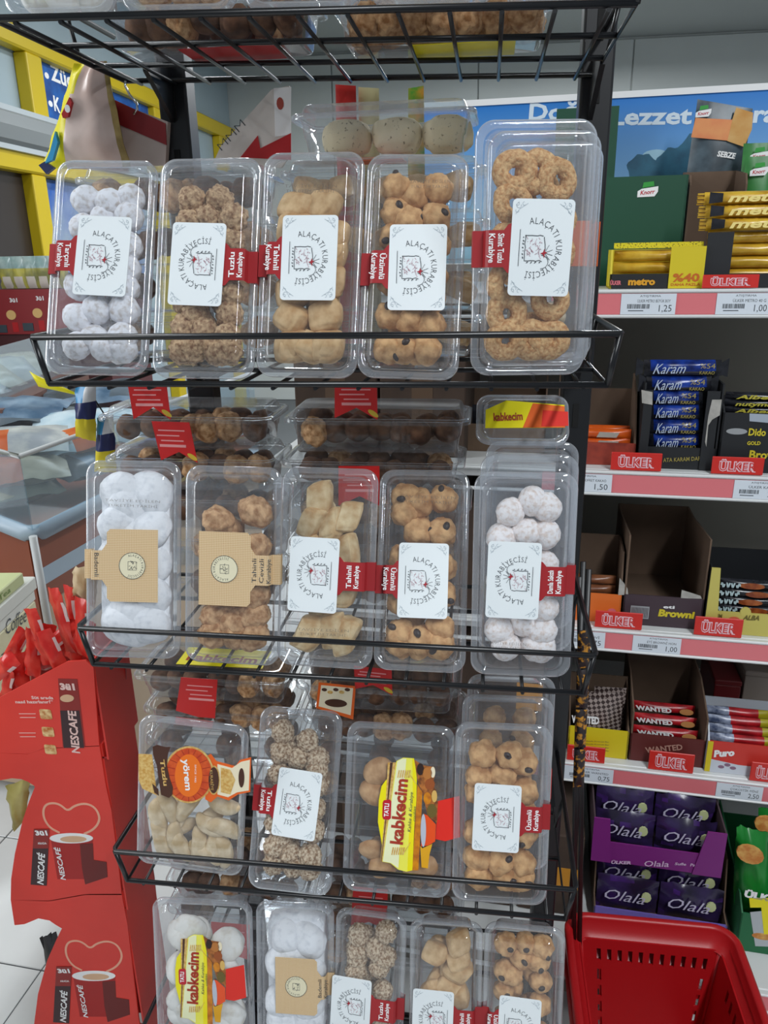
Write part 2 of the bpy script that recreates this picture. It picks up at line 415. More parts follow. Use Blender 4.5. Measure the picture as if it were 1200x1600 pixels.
KIND = {
 'powder': (blobs(3, (.0160, .0155, .0150), .07, 2.2, M_POW, 4, .05), 'sugar_ball_cookie', 'sugar-dusted ball cookie', .0155),
 'pink': (blobs(3, (.0172, .0168, .0160), .06, 2.2, M_POWP, 4, .05), 'mastic_cookie', 'white powdered round cookie', .0165),
 'nut': (blobs(3, (.0150, .0144, .0144), .16, 2.6, M_NUT, 4, .16), 'nut_ball_cookie', 'brown nut-coated ball cookie', .0155),
 'nutl': (blobs(3, (.0160, .0152, .0150), .16, 2.6, M_NUTL, 4, .16), 'seeded_ball_cookie', 'pale nut-speckled ball cookie', .0155),
 'tahini': (lozenges(M_TAH, .0180, .0165, .0130, 0.14, .40), 'tahini_cookie', 'beige pillow cookie', .016),
 'tahinl': (lozenges(M_TAHL, .0150, .0200, .0110, 0.40, .30), 'tahini_wedge_cookie', 'pale beige wedge-shaped cookie', .016),
 'raisin': (blobs(4, (.0158, .0152, .0145), .20, 1.7, M_RAI, 4, .08), 'raisin_cookie', 'golden round cookie', .0155),
 'walnut': (blobs(3, (.0200, .0190, .0170), .14, 1.9, M_WAL, 4, .10), 'walnut_cookie', 'crumbly tan cookie', .018),
 'simit': (simits(), 'ring_cookie', 'sesame ring cookie', .0120),
 'finger': (fingers(M_FIN, .0108, .0245, .005), 'finger_cookie', 'pale curved finger cookie', .013),
 'biscuit': (blobs(3, (.0225, .0160, .0085), .10, 1.3, M_BIS, 4, .03), 'oval_biscuit', 'tan oval biscuit', .011),
 'white': (blobs(3, (.0250, .0230, .0130), .10, 1.5, M_WHT, 4, .03), 'white_round_cookie', 'white powdered flat cookie', .014),
 'sugar': (blobs(3, (.0290, .0270, .0180), .10, 1.3, M_SUG, 4, .03), 'sugar_crescent_cookie', 'large icing-sugar crescent cookie', .018),
 'dark': (blobs(3, (.0185, .0170, .0160), .12, 1.8, M_DKC, 3, .05), 'brown_cookie', 'brown cookie', .017),
}
def cookie(kind, M, label, group, k, scale=1.0, spin=1.0, ang=None):
    ms, nm, _, _ = KIND[kind]
    if ang is not None: rot = RZ(ang) @ RX(R_.uniform(-.25, .25)) @ RY(R_.uniform(-.2, .2))
    elif kind in ('simit',): rot = RZ(R_.uniform(0, 6)) @ RX(R_.uniform(-.25, .25))
    elif kind in ('tahini', 'tahinl', 'white', 'sugar', 'biscuit', 'raisin'): rot = RZ(R_.uniform(-.5, .5)) @ RX(R_.uniform(-.45, .45)) @ RY(R_.uniform(-.45, .45))
    else: rot = RZ(R_.uniform(0, 6)) @ RX(R_.uniform(-2, 2)) @ RY(R_.uniform(-2, 2))
    Mx = M @ rot @ Matrix.Scale(scale, 4)
    o = single(nm, ms[k % len(ms)], None, label, 'cookie', Mx, group)
    if kind == 'raisin' and R_.random() < .55:
        a = R_.uniform(0, 6.28); rr0 = R_.uniform(.2, .75)
        d = Vector((rr0 * math.cos(a), rr0 * math.sin(a), math.sqrt(max(.05, 1 - rr0 * rr0))))
        part('raisin', RAIS, None, o, Mx @ T(d.x * .0155, d.y * .0150, d.z * .0144) @ RZ(a))
    return o

XR = {'sugar': .025, 'biscuit': .022, 'white': .024, 'simit': .0195, 'tahini': .0185, 'tahinl': .0200}
# ------------------------------------------------------------------ clear boxes
def tub_mesh(w, h, dp=0.041):
    r = 0.017; mb = MB(); L = []
    for ins, z in ((.0012, -.0042), (0, -.0036), (0, -.0006), (.0015, .0002), (.0068, .0002), (.0085, -.0010), (.0098, -.0050), (.0120, -dp * .48), (.0134, -dp * .52), (.0155, -dp * .90), (.0175, -dp * .975), (.0215, -dp)):
        L.append([(x, y, z) for x, y in rr(w - 2 * ins, h - 2 * ins, max(.006, r - ins * .45), 7)])
    mb.skin(L, False, False, 0, True); L2 = L[-1]
    n = len(L2); mb.skin([L2, [(x * .6, y * .8, -dp + .0012) for x, y, z in L2]], False, True, 0, True)
    return mb
def lid_mesh(w, h, rise=0.0138):
    r = 0.017; mb = MB(); L = []
    for ins, z in ((-.0004, -.0030), (-.0004, .0016), (.0008, .0030), (.0045, .0034), (.0056, .0024), (.0068, .0014), (.0082, .0020), (.0094, .0040), (.0122, rise * .80), (.0136, rise * .95), (.0156, rise)):
        L.append([(x, y, z) for x, y in rr(w - 2 * ins, h - 2 * ins, max(.006, r - ins * .45), 7)])
    mb.skin(L[:6], False, False, 1, True); mb.skin(L[5:], False, False, 0, True)
    P = L[-1]; mb.skin([P, [(x * .96, y * .98, rise + .0001) for x, y, z in P]], False, True, 0, True)
    return mb
RISE = 0.0138
_bm = {}
def cookie_box(M, w, h, label, group, dp=0.041, shaded=False):
    root = thing('cookie_box', label, 'box', M, group)
    k = (round(w, 4), round(h, 4), dp, shaded); P_ = PLAST_SHADE if shaded else PLASTIC
    if k not in _bm: _bm[k] = (tub_mesh(w, h, dp).mesh('tub', [P_]), lid_mesh(w, h).mesh('lid', [P_, P_ if shaded else RIMP]))
    part('tub', _bm[k][0], None, root); part('lid', _bm[k][1], None, root)
    return root

# label in its own frame: text runs along +x, ribbon leaves downwards
def emblem():
    a, b, c = MB(), MB(), MB()
    Q = random.Random(3)
    def wob(x0, y0, x1, y1, n=6, j=.0006):
        return [(x0 + (x1 - x0) * i / n + Q.uniform(-j, j), y0 + (y1 - y0) * i / n + Q.uniform(-j, j)) for i in range(n + 1)]
    for l in (((-.011, -.010), (.011, -.010)), ((-.011, -.010), (-.011, .007)), ((.011, -.010), (.011, .007)), ((-.010, .008), (.003, .009))):
        a.stroke(wob(*l[0], *l[1]), .0006, .0011, .00125)
    a.stroke([(.012 + .0 - .006 * math.sin(t), .006 + .007 * math.cos(t)) for t in (x * PI / 8 for x in range(-4, 5))], .0005, .0011, .00125)
    for i in range(7): a.stroke(wob(-.010 + i * .003, -.0125, -.009 + i * .003, -.0115, 2, .0004), .0009, .0011, .00125)
    for i in range(4): a.stroke(wob(.013, -.008 + i * .004, .012, -.0065 + i * .004, 2, .0004), .0008, .0011, .00125)
    for i in range(34):
        x, y = Q.uniform(-.009, .008), Q.uniform(-.008, .006)
        c.stroke(wob(x, y, x + Q.uniform(-.004, .004), y + Q.uniform(-.004, .004), 4, .0007), .0003, .0011, .0012)
    for ang in (40, 75, 110, 150): a.stroke([(.004, .009), (.004 + .008 * math.cos(math.radians(ang)), .009 + .008 * math.sin(math.radians(ang)))], .0004, .0011, .0012)
    a.stroke([(-.016, -.0155), (.016, -.0155)], .0005, .0011, .00125)
    b.prism([(.0005, .0085), (.003, .0092), (.0035, .0115), (.005, .0092), (.0085, .009), (.0055, .0075), (.0045, .005), (.0035, .0075)], .0011, .00135)
    return a, b, c
EMA, EMB, EMC = emblem()
for e_ in (EMA, EMB, EMC): e_.v = [(x * 1.02, y * .98 - .0052, z) for x, y, z in e_.v]
def corner_orn(cw, ch, sx, sy):
    mb = MB()
    for (ox, oy, r, a0, a1) in ((.006, .006, .003, 0, 5.2), (.0105, .0045, .0018, 1, 5), (.0045, .0105, .0018, 0, 4), (.0045, .0045, .0016, 2, 6)):
        P = [(sx * (cw / 2 - ox + r * math.cos(t) * (1 - .5 * (t - a0) / 6)), sy * (ch / 2 - oy + r * math.sin(t) * (1 - .5 * (t - a0) / 6))) for t in (a0 + (a1 - a0) * i / 9 for i in range(10))]
        mb.stroke(P, .0004, .001, .0011)
    return mb.stroke([(sx * (cw / 2 - .0135), sy * (ch / 2 - .003)), (sx * (cw / 2 - .009), sy * (ch / 2 - .0065)), (sx * (cw / 2 - .004), sy * (ch / 2 - .014))], .0004, .001, .0011)
def card_meshes(cw=.086, ch=.0575):
    c = MB(); c.prism(rr(cw, ch, .004, 4), 0, .0009)
    k = MB(); k.arc_text('ALAÇATI KURABİYECİSİ', 0, -.0072, .0212, math.radians(194), math.radians(-16), .0058, .0011, 0, -.008)
    k.v += []; o = len(k.v); k.add(EMA.v, EMA.f)
    return c.mesh('card', [WHITE]), k.mesh('lettering', [TXTK]), EMB.mesh('emblem', [REDI]), EMC.mesh('sketch', [PINKH]), [corner_orn(cw, ch, a, b).mesh('ornament', [GREYI]) for a in (-1, 1) for b in (-1, 1)]
CARDS = card_meshes()
def brand_label(root, S, px, side, words, w, tilt=0.0, cut=None):
    """white card with arched lettering and a red ribbon to one side (L or R)"""
    x, y = loc2(S, *px)
    a = (-PI / 2 if side == 'L' else PI / 2) + tilt
    L = S @ T(x, y, 0) @ RZ(a)
    card = part('label_card', CARDS[0], None, root, L)
    part('lettering', CARDS[1], None, card, L); part('emblem', CARDS[2], None, card, L); part('sketch', CARDS[3], None, card, L); [part('ornament', q, None, card, L) for q in CARDS[4]]
    # ribbon in the box frame: from the card out to the box edge, then round it
    sgn = -1 if side == 'L' else 1
    e = sgn * w / 2; x0 = x + sgn * .024; ye = .0165
    fl = w / 2 - .0125
    P = [(x0, y + .0235), (x + sgn * .031, y + .0215), (x + sgn * .035, y + ye), (sgn * fl, y + ye), (sgn * fl, y - ye), (x + sgn * .035, y - ye), (x + sgn * .031, y - .0215), (x0, y - .0235)]
    rb = MB().prism(P, -.0001, .0003)
    prof = [(fl, .0003), (fl + .0026, -.002), (fl + .0040, -RISE + .0044), (w / 2 + .0012, -RISE + .0042), (w / 2 + .0014, -RISE - .004), (w / 2 - .006, -RISE - .008)]
    rb.skin([[(sgn * q, y + ye, z), (sgn * q, y - ye, z)] for q, z in prof], False, False, 0, False, closed=False)
    ro = part('ribbon', rb, DRED, root, S)
    t = MB(); n = len(words); gap = .0085; xs = (abs(x) if sgn * x > 0 else -abs(x)) + .031
    c0 = sgn * (xs + (fl + .004 - xs) * .5) if True else 0
    for i, wd in enumerate(words):
        off = (n - 1) / 2 - i
        if side == 'L':   # reads downwards, first line on the right
            xb = c0 + off * gap - .0025; t.text(wd, (xb, y + .0135), (xb, y - .0125), .0056, .0005, 0, .02)
        else:             # reads upwards, first line on the left
            xb = c0 - off * gap + .0025; t.text(wd, (xb, y - .0135), (xb, y + .0125), .0056, .0005, 0, .02)
    part('lettering', t, TXTW, ro, S)
def tan_mat():
    if 'tan_dots' in _m: return _m['tan_dots']
    m = bpy.data.materials.new('tan_dots'); m.use_nodes = True; nt = m.node_tree; b = nt.nodes['Principled BSDF']; b.inputs['Roughness'].default_value = .6
    tc = nt.nodes.new('ShaderNodeTexCoord'); mp = nt.nodes.new('ShaderNodeMapping'); mp.inputs['Rotation'].default_value = (0, 0, PI / 4); mp.inputs['Location'].default_value = (0, 0, .0005)
    ck = nt.nodes.new('ShaderNodeTexChecker'); ck.inputs['Scale'].default_value = 700
    ck.inputs['Color1'].default_value = rgb('e0c9a4'); ck.inputs['Color2'].default_value = rgb('c39f70')
    nt.links.new(tc.outputs['Object'], mp.inputs[0]); nt.links.new(mp.outputs[0], ck.inputs[0]); nt.links.new(ck.outputs[0], b.inputs['Base Color'])
    _m['tan_dots'] = m; return m
CREAM = mat('cream_badge', 'e2dbbc', 0.6)
def tan_label(root, S, px, side, words, w, tilt=0.0):
    x, y = loc2(S, *px); sgn = -1 if side == 'L' else 1
    e = sgn * (w / 2 - .0125); a, b = .0305, .043
    P = [(x - sgn * a, y + b), (x + sgn * (a - .004), y + b), (x + sgn * a, y + b - .004), (x + sgn * a, y + .026), (x + sgn * (a + .006), y + .0175), (e, y + .0175), (e, y - .0175), (x + sgn * (a + .006), y - .0175), (x + sgn * a, y - .026), (x + sgn * a, y - b + .004), (x + sgn * (a - .004), y - b), (x - sgn * a, y - b)]
    mb = MB().prism(P, 0, .0007)
    fl = w / 2 - .0125
    prof = [(fl, .0007), (fl + .0026, -.002), (fl + .0040, -RISE + .0044), (w / 2 + .0012, -RISE + .0042), (w / 2 + .0014, -RISE - .004), (w / 2 - .006, -RISE - .008)]
    mb.skin([[(sgn * q, y + .0175, z), (sgn * q, y - .0175, z)] for q, z in prof], False, False, 0, False, closed=False)
    cardo = part('label_card', mb, tan_mat(), root, S)
    bd = MB(); bd.prism([(x + (.0155 + .0006 * (i % 2)) * math.cos(i * PI / 20), y + (.0155 + .0006 * (i % 2)) * math.sin(i * PI / 20)) for i in range(40)], .0007, .0011)
    part('badge', bd, CREAM, cardo, S)
    k = MB(); k.stroke(oval(x, y, .0156, .0156, 32), .0006, .0011, .0013, closed=True)
    rot = -PI / 2 if side == 'L' else PI / 2
    k.arc_text('ALAÇATI KURABİYECİSİ', x, y, .0112, rot + math.radians(205), rot + math.radians(-25), .0026, .0013)
    for i in range(12): 
        q = R_.uniform(-.0045, .0045), R_.uniform(-.0045, .0045); k.stroke([(x + q[0], y + q[1]), (x + q[0] + R_.uniform(-.003, .003), y + q[1] + R_.uniform(-.003, .003))], .0005, .0011, .0013)
    k.stroke([(x - .005, y - .005), (x + .005, y - .005), (x + .005, y + .005), (x - .005, y + .005)], .0005, .0011, .0013, closed=True)
    xs = sgn * x + a; c0 = sgn * (xs + (fl + .008 - xs) * .5); gap = .0085; n = len(words)
    for i, wd in enumerate(words):
        off = (n - 1) / 2 - i
        if side == 'L': xb = c0 + off * gap - .002; k.text(wd, (xb, y + .0145), (xb, y - .0135), .0052, .0010)
        else: xb = c0 - off * gap + .002; k.text(wd, (xb, y - .0145), (xb, y + .0135), .0052, .0010)
    part('lettering', k, TXTK, cardo, S)

# front boxes: x, y, z of the bottom middle of the rim, lean, roll, turn, width, height
BX = {
'11': (-0.2409, 0.0152, 1.3076, 0.3892, -0.0304, 0.0808, 0.1111, 0.2352),
'12': (-0.1217, 0.0143, 1.3042, 0.3435, -0.0159, 0.0153, 0.1091, 0.2315),
'13': (-0.0116, 0.0179, 1.305, 0.3188, -0.0162, -0.0003, 0.1053, 0.231),
'14': (0.0938, 0.0194, 1.3038, 0.3294, -0.0358, 0.031, 0.103, 0.2281),
'15': (0.2135, 0.0197, 1.3081, 0.0357, -0.0062, 0.1299, 0.111, 0.2302),
'21': (-0.2389, 0.0093, 0.969, 0.2788, -0.0208, 0.0886, 0.113, 0.2359),
'22': (-0.1155, 0.009, 0.9685, 0.2417, -0.0183, 0.0295, 0.1131, 0.2324),
'23': (-0.0053, 0.0115, 0.9688, 0.3123, -0.0084, -0.0089, 0.1124, 0.2319),
'24': (0.106, 0.0131, 0.9686, 0.4397, 0.0095, -0.0109, 0.1056, 0.2341),
'25': (0.2204, 0.0153, 0.9692, 0.1484, -0.0006, 0.0237, 0.1104, 0.2313),
'31': (-0.2065, 0.02, 0.6426, 0.1565, -0.0722, 0.0127, 0.1463, 0.2133),
'32': (-0.0627, -0.0019, 0.6416, 0.4269, -0.0253, 0.005, 0.11, 0.2331),
'33': (0.0758, 0.0107, 0.6413, 0.358, -0.0086, 0.0205, 0.1391, 0.2173),
'34': (0.2072, 0.01, 0.6433, 0.2468, -0.012, 0.0503, 0.118, 0.2318),
'41': (-0.2145, 0.0252, 0.3198, 0.2039, 0.003, 0.0538, 0.1471, 0.2208),
'42': (-0.0782, 0.0273, 0.3201, 0.2385, 0.002, 0.0395, 0.1135, 0.2221),
'43': (0.028, 0.0263, 0.3194, 0.2533, -0.0045, -0.0422, 0.1019, 0.2191),
'44': (0.1406, 0.0257, 0.3193, 0.2424, 0.0038, 0.0213, 0.1018, 0.2188),
'45': (0.2473, 0.027, 0.3199, 0.2418, -0.0009, -0.0095, 0.1102, 0.2211)}
def box_matrix(q):
    x, y, z, l, r, yw, w_, h_ = q
    X0 = Vector((math.cos(yw), math.sin(yw), 0)); bk = Vector((-math.sin(yw), math.cos(yw), 0))
    U = math.cos(l) * Vector((0, 0, 1)) + math.sin(l) * bk
    X = math.cos(r) * X0 + math.sin(r) * U; Y = -math.sin(r) * X0 + math.cos(r) * U; Z = X.cross(Y)
    o = Vector((x, y, z)) + Y * h_ / 2
    return Matrix.Translation(o) @ Matrix((X, Y, Z)).transposed().to_4x4()
ROWN = {'1': 'the uppermost full row', '2': 'the second row', '3': 'the third row', '4': 'the bottom row'}
ORD = ('first', 'second', 'third', 'fourth', 'fifth', 'sixth', 'seventh', 'eighth', 'ninth', 'tenth', 'eleventh', 'twelfth', 'thirteenth', 'fourteenth', 'fifteenth', 'sixteenth', 'seventeenth')
NTH = {'1': 'first', '2': 'second', '3': 'third', '4': 'fourth', '5': 'fifth'}
GRP = {'1': 'uppermost front row of cookie boxes', '2': 'second front row of cookie boxes', '3': 'third front row of cookie boxes', '4': 'bottom front row of cookie boxes'}
SPEC = {
 '11': ('powder', 'sugar-dusted balls', ('brand', (160, 400), 'L', ('Tarçınlı', 'Kurabiye'), -.035)),
 '12': ('nut', 'brown nut balls', ('brand', (308, 413), 'R', ('Tuzlu', 'Kurabiye'), -.03)),
 '13': ('tahini', 'beige pillow cookies', ('brand', (483, 403), 'L', ('Tahinli', 'Kurabiye'), 0.0)),
 '14': ('raisin', 'raisin cookies', ('brand', (652, 418), 'L', ('Üzümlü', 'Kurabiye'), 0.02)),
 '15': ('simit', 'sesame ring cookies', ('brand', (845, 388), 'L', ('Simit Tuzlu', 'Kurabiye'), -.03)),
 '21': ('sugar', 'icing-sugar crescents', ('tan', (207, 884), 'L', ('Bademli',), 0)),
 '22': ('walnut', 'tan walnut cookies', ('tan', (351, 889), 'R', ('Tahinli', 'Cevizli', 'Kurabiye'), 0)),
 '23': ('tahinl', 'pale wedge cookies', ('brand', (490, 898), 'R', ('Tahinli', 'Kurabiye'), -.02)),
 '24': ('raisin', 'raisin cookies', ('brand', (661, 907), 'L', ('Üzümlü', 'Kurabiye'), 0.0)),
 '25': ('pink', 'white powdered cookies', ('brand', (802, 907), 'R', ('Damla Sakızlı', 'Kurabiye'), -.02)),
 '31': ('finger', 'pale finger cookies', None),
 '32': ('nutl', 'pale nut balls', ('brand', (464, 1256), 'L', ('Tuzlu', 'Kurabiye'), -.06)),
 '33': ('biscuit', 'tan oval biscuits', None),
 '34': ('raisin', 'raisin cookies', ('brand', (776, 1278), 'R', ('Üzümlü', 'Kurabiye'), -.02)),
 '41': ('white', 'white flat cookies', None),
 '42': ('sugar', 'icing-sugar crescents', ('tan', (463, 1541), 'R', ('Bademli', 'Kurabiye'), 0)),
 '43': ('nutl', 'pale nut balls', ('brand', (548, 1572), 'R', ('Tuzlu', 'Kurabiye'), -.02)),
 '44': ('tahini', 'beige pillow cookies', ('brand', (676, 1592), 'R', ('Tahinli', 'Kurabiye'), -.02)),
 '45': ('raisin', 'raisin cookies', ('brand', (811, 1604), 'L', ('Üzümlü', 'Kurabiye'), -.02)),
}
POS = {
 '11': [(134,312),(173,318),(215,309),(211,339),(162,341),(115,356),(211,386),(206,420),(116,447),(204,448),(111,496),(151,484),(198,484),(146,527),(193,527),(112,540),(160,562),(200,560)],
 '12': [(299,312),(342,311),(283,348),(325,340),(364,340),(365,378),(268,470),(366,458),(305,490),(360,490),(277,510),(318,515),(277,547),(313,537),(363,527),(338,556),(300,568),(372,558),(262,440)],
 '13': [(447,324),(505,322),(520,368),(440,358),(528,400),(446,497),(509,494),(436,542),(487,542),(528,540),(460,570),(515,572),(430,455),(525,440)],
 '14': [(600,330),(645,306),(688,294),(640,345),(691,340),(604,372),(602,288),(588,492),(640,498),(683,508),(588,548),(628,552),(667,553),(702,385),(705,430),(600,440),(700,468)],
 '15': [(802,318),(872,282),(838,268),(805,268),(792,490),(861,532),(862,468),(786,545),(786,562),(882,340),(790,380),(790,440),(880,400),(830,555)],
 '21': [(172,768),(242,768),(208,785),(165,820),(252,825),(208,835),(165,870),(252,880),(165,925),(252,930),(208,950),(170,985),(245,990),(208,1000),(208,890)],
 '22': [(341,816),(398,800),(330,862),(398,858),(335,910),(405,930),(330,962),(400,962),(333,1004),(396,1002),(366,1010),(366,972)],
 '23': [(500,780),(476,815),(518,820),(548,808),(548,866),(556,925),(470,985),(520,985),(552,990),(482,1020),(540,1022),(470,865),(520,900)],
 '24': [(655,785),(697,780),(620,800),(655,830),(695,832),(617,872),(707,885),(707,930),(614,940),(617,990),(657,1000),(694,982),(617,1030),(655,1034),(698,1022),(625,762)],
 '25': [(798,800),(832,780),(862,793),(822,832),(862,836),(780,842),(866,884),(862,950),(776,985),(820,975),(860,985),(790,1026),(834,1030),(868,1028),(775,905),(862,915)],
 '31': [(245,1272,.2),(262,1262,.4),(292,1262,-.6),(350,1258,1.5),(242,1302,.15),(274,1310,.15),(330,1290,1.2),(308,1320,.0),(336,1325,.05),(318,1347,1.4),(362,1297,1.2),(255,1340,.3),(285,1340,.4),(350,1345,.2)],
 '32': [(439,1143),(435,1174),(480,1158),(465,1184),(498,1186),(428,1210),(418,1320),(453,1332),(484,1338),(440,1312),(426,1352),(457,1368),(488,1370),(506,1228),(508,1266),(504,1300),(414,1282),(506,1205)],
 '33': [(592,1205),(580,1240),(586,1330),(600,1358),(655,1386),(640,1300)],
 '34': [(755,1178),(797,1180),(743,1213),(785,1212),(826,1192),(738,1238),(834,1238),(744,1340),(782,1346),(818,1350),(748,1382),(790,1382),(828,1385),(838,1305),(740,1300),(835,1270)],
 '41': [(268,1462),(296,1455),(258,1512),(262,1560),(282,1590),(368,1478),(368,1585),(350,1510),(310,1490),(262,1625),(300,1640),(360,1640)],
 '42': [(440,1462),(488,1468),(465,1490),(490,1520),(430,1500),(495,1560),(430,1560),(470,1600),(430,1640),(485,1645)],
 '43': [(560,1463),(610,1458),(538,1482),(587,1482),(610,1497),(557,1497),(592,1512),(540,1515),(597,1550),(540,1555),(595,1592),(545,1600),(590,1630)],
 '44': [(680,1490),(721,1472),(717,1517),(736,1500),(726,1560),(660,1550),(700,1545),(725,1605),(665,1610),(700,1640)],
 '45': [(786,1475),(822,1470),(815,1497),(775,1517),(800,1522),(842,1502),(852,1474),(846,1535),(788,1550),(850,1572),(790,1590),(845,1615)],
}
SB = {}
for key, q in BX.items():
    Mx = box_matrix(q); kind, what, lab = SPEC[key]; w_, h_ = q[6], q[7]
    nth = NTH[key[1]]
    lname = 'clear box of %s, %s from left in %s' % (what, nth, ROWN[key[0]])
    root = cookie_box(Mx, w_, h_, lname, GRP[key[0]])
    S = Mx @ T(0, 0, RISE + .0004); SB[key] = (root, S)
    if lab:
        (brand_label if lab[0] == 'brand' else tan_label)(root, S, lab[1], lab[2], lab[3], w_, lab[4])
    ctail = '%s box of %s' % (nth, ROWN[key[0]].replace('the ', ''))
    cg = 'cookies in the %s box of %s' % (nth, ROWN[key[0]])
    rad = KIND[kind][3]; zc = RISE - .003 - rad; xr_ = XR.get(kind, rad)
    lim = w_ / 2 - .0150
    spots = []
    for i, c in enumerate(POS[key]):
        x, y = loc2(Mx, c[0], c[1], zc)
        x = max(-lim + xr_, min(lim - xr_, x)); y = max(-h_ / 2 + .0180 + xr_ * .8, min(h_ / 2 - .019 - xr_ * .8, y))
        spots.append((x, y, zc - R_.uniform(0, .004), c[2] if len(c) > 2 else None))
    names = {}
    for cn_, test in (('left', lambda x: x < -lim / 3), ('middle', lambda x: -lim / 3 <= x <= lim / 3), ('right', lambda x: x > lim / 3)):
        for r_, i in enumerate(sorted((i for i, q_ in enumerate(spots) if test(q_[0])), key=lambda i: -spots[i][1])):
            names[i] = '%s, %s column, %s from top, %s' % (KIND[kind][2], cn_, ORD[r_], ctail)
    for i, (x, y, zz, an) in enumerate(spots):
        cookie(kind, Mx @ T(x, y, zz), names[i], cg, i, R_.uniform(.96, 1.06) * (1.12 if key in ('34', '24') else 1), ang=an)
    if kind == 'sugar':
        off = Vector((3.1, float(key), 0)); hw, hh_ = lim - .001, h_ / 2 - .026
        def fs(c):
            q_ = Vector([math.copysign(abs(t_) ** .35, t_) for t_ in c]); d_ = 1 + .10 * noise.noise(c * 2.5 + off) + .06 * noise.noise(c * 6 + off)
            return Vector((max(-lim, min(lim, q_.x * hw / .85 * d_)), q_.y * hh_ / .95, q_.z * .0125 * d_))
        me = ico(5, fs); me.materials.append(M_SUG)
        so = single('icing_sugar', me, None, 'loose icing sugar filling the %s box of %s' % (nth, ROWN[key[0]]), 'sugar', Mx @ T(0, -.002, -.018)); so['kind'] = 'stuff'
    # a deeper layer shows through the gaps
    if kind != 'biscuit':
        n = 6 if kind not in ('simit', 'sugar') else 3
        ymx = max(q_[1] for q_ in spots) - rad * 1.5
        for i in range(n):
            x = (-1 if i % 2 else 1) * max(0, lim - xr_) * .5; y = -h_ / 2 + .0185 + xr_ + (ymx + h_ / 2 - .0185 - xr_) * (i / (n - 1))
            cookie(kind, Mx @ T(x, y, max(-.041 + rad + .001, zc - .024)), '%s, back layer, %s from bottom, %s' % (KIND[kind][2], ORD[i], ctail), cg, i + 1)

# ------------------------------------------------------------------ printed sleeves of the other two brands
def pp(S, pts): return [loc2(S, u, v) for u, v in pts]
def crop(ox, oy, k): return lambda pts: [(ox + x / k, oy + y / k) for x, y in pts]
ORANGE = mat('orange_print', 'e8641c', 0.45); GOLD = mat('gold_print', 'c99544', 0.45, h2='e0c07a', scale=260); DBRN = mat('brown_print', '4a2a1c', 0.5)
CRM = mat('cream_print', 'efe3c4', 0.5); RORG = mat('red_orange_print', 'c5401a', 0.45, h2='d95a22', scale=120); YELP = mat('yellow_print', 'f2e40a', 0.4)
LEMON = mat('lemon_white_print', 'eef0c4', 0.4); AMB = mat('amber_print', 'd98a12', 0.4, h2='b5651a', scale=120); BRED = mat('bright_red_print', 'e0281a', 0.45)
NUTP = mat('cookie_photo_print', '6b3a1c', 0.5, h2='b9702f', scale=160); TXR = mat('red_brown_ink', 'a8341c', 0.6)
def yorem(root, S):
    C = crop(200, 1120, 5.714)
    q = lambda *p: pp(S, C(p))
    sl = part('sleeve', MB().prism(q((95, 330), (215, 335), (260, 700), (130, 640), (95, 560)), 0, .0005), GOLD, root, S)
    part('sleeve_edge', MB().prism(q((700, 350), (740, 330), (790, 395), (960, 440), (1000, 385), (1100, 360), (1092, 670), (985, 690), (900, 745), (800, 710), (740, 762), (690, 735)), 0, .0005), ORANGE, sl, S)
    part('tab', MB().prism(q((800, 420), (930, 455), (1010, 400), (1090, 382), (1080, 655), (975, 672), (895, 715), (800, 690)), .0005, .0008), CRM, sl, S)
    part('ornament', MB().prism(q((830, 450), (915, 470), (960, 560), (915, 690), (830, 670)), .0008, .0010), GOLD, sl, S)
    def disc(cx, cy, rx, ry, z, m, nm='disc', n=36):
        (x, y), (xa, ya), (xb, yb) = q((cx, cy), (cx + rx, cy), (cx, cy + ry))
        return part(nm, MB().prism([(x + (xa - x) * math.cos(t) + (xb - x) * math.sin(t), y + (ya - y) * math.cos(t) + (yb - y) * math.sin(t)) for t in (2 * PI * i / n for i in range(n))], z - .0003, z), m, sl, S)
    disc(545, 515, 225, 252, .0011, GOLD, 'rim'); disc(545, 515, 208, 236, .0014, RORG); disc(545, 520, 122, 188, .0017, mat('orange_oval', 'f0741a', 0.4), 'oval')
    disc(768, 562, 55, 130, .0012, GOLD, 'oval'); disc(768, 562, 46, 116, .0015, DBRN, 'oval'); disc(1015, 542, 26, 86, .0011, DBRN, 'oval')
    part('banner', MB().prism(q((225, 262), (265, 245), (345, 265), (385, 262), (360, 330), (352, 430), (375, 540), (405, 625), (400, 690), (372, 718), (300, 690), (280, 560), (262, 430), (228, 330)), .0014, .0018), DBRN, sl, S)
    part('banner', MB().prism(q((220, 590), (275, 640), (280, 700), (240, 670)), .0014, .0017), DBRN, sl, S)
    t = MB(); a, b = q((290, 375), (325, 610)); t.text('Tuzlu', a, b, .0058, .0019, 0, .03)
    a, b = q((735, 470), (745, 650)); t.text('KURABİYE', a, b, .0034, .0016)
    part('lettering', t, GOLD, sl, S)
    t = MB(); a, b = q((492, 372), (520, 650)); t.text('yörem', a, b, .0085, .0019, 0, .03); a, b = q((600, 420), (600, 580)); t.text('SINCE 1982', a, b, .0022, .0019)
    part('lettering', t, TXTW, sl, S)
    st = MB()
    for i in range(20):
        a = 2 * PI * i / 20; (x, y), (x2, y2) = q((545 + 128 * math.cos(a), 518 + 192 * math.sin(a)), (545 + 204 * math.cos(a), 516 + 232 * math.sin(a))); st.stroke([(x, y), (x2, y2)], .0008, .0014, .0016)
    part('rays', st, mat('dark_red_print', 'a83016', 0.5), sl, S)
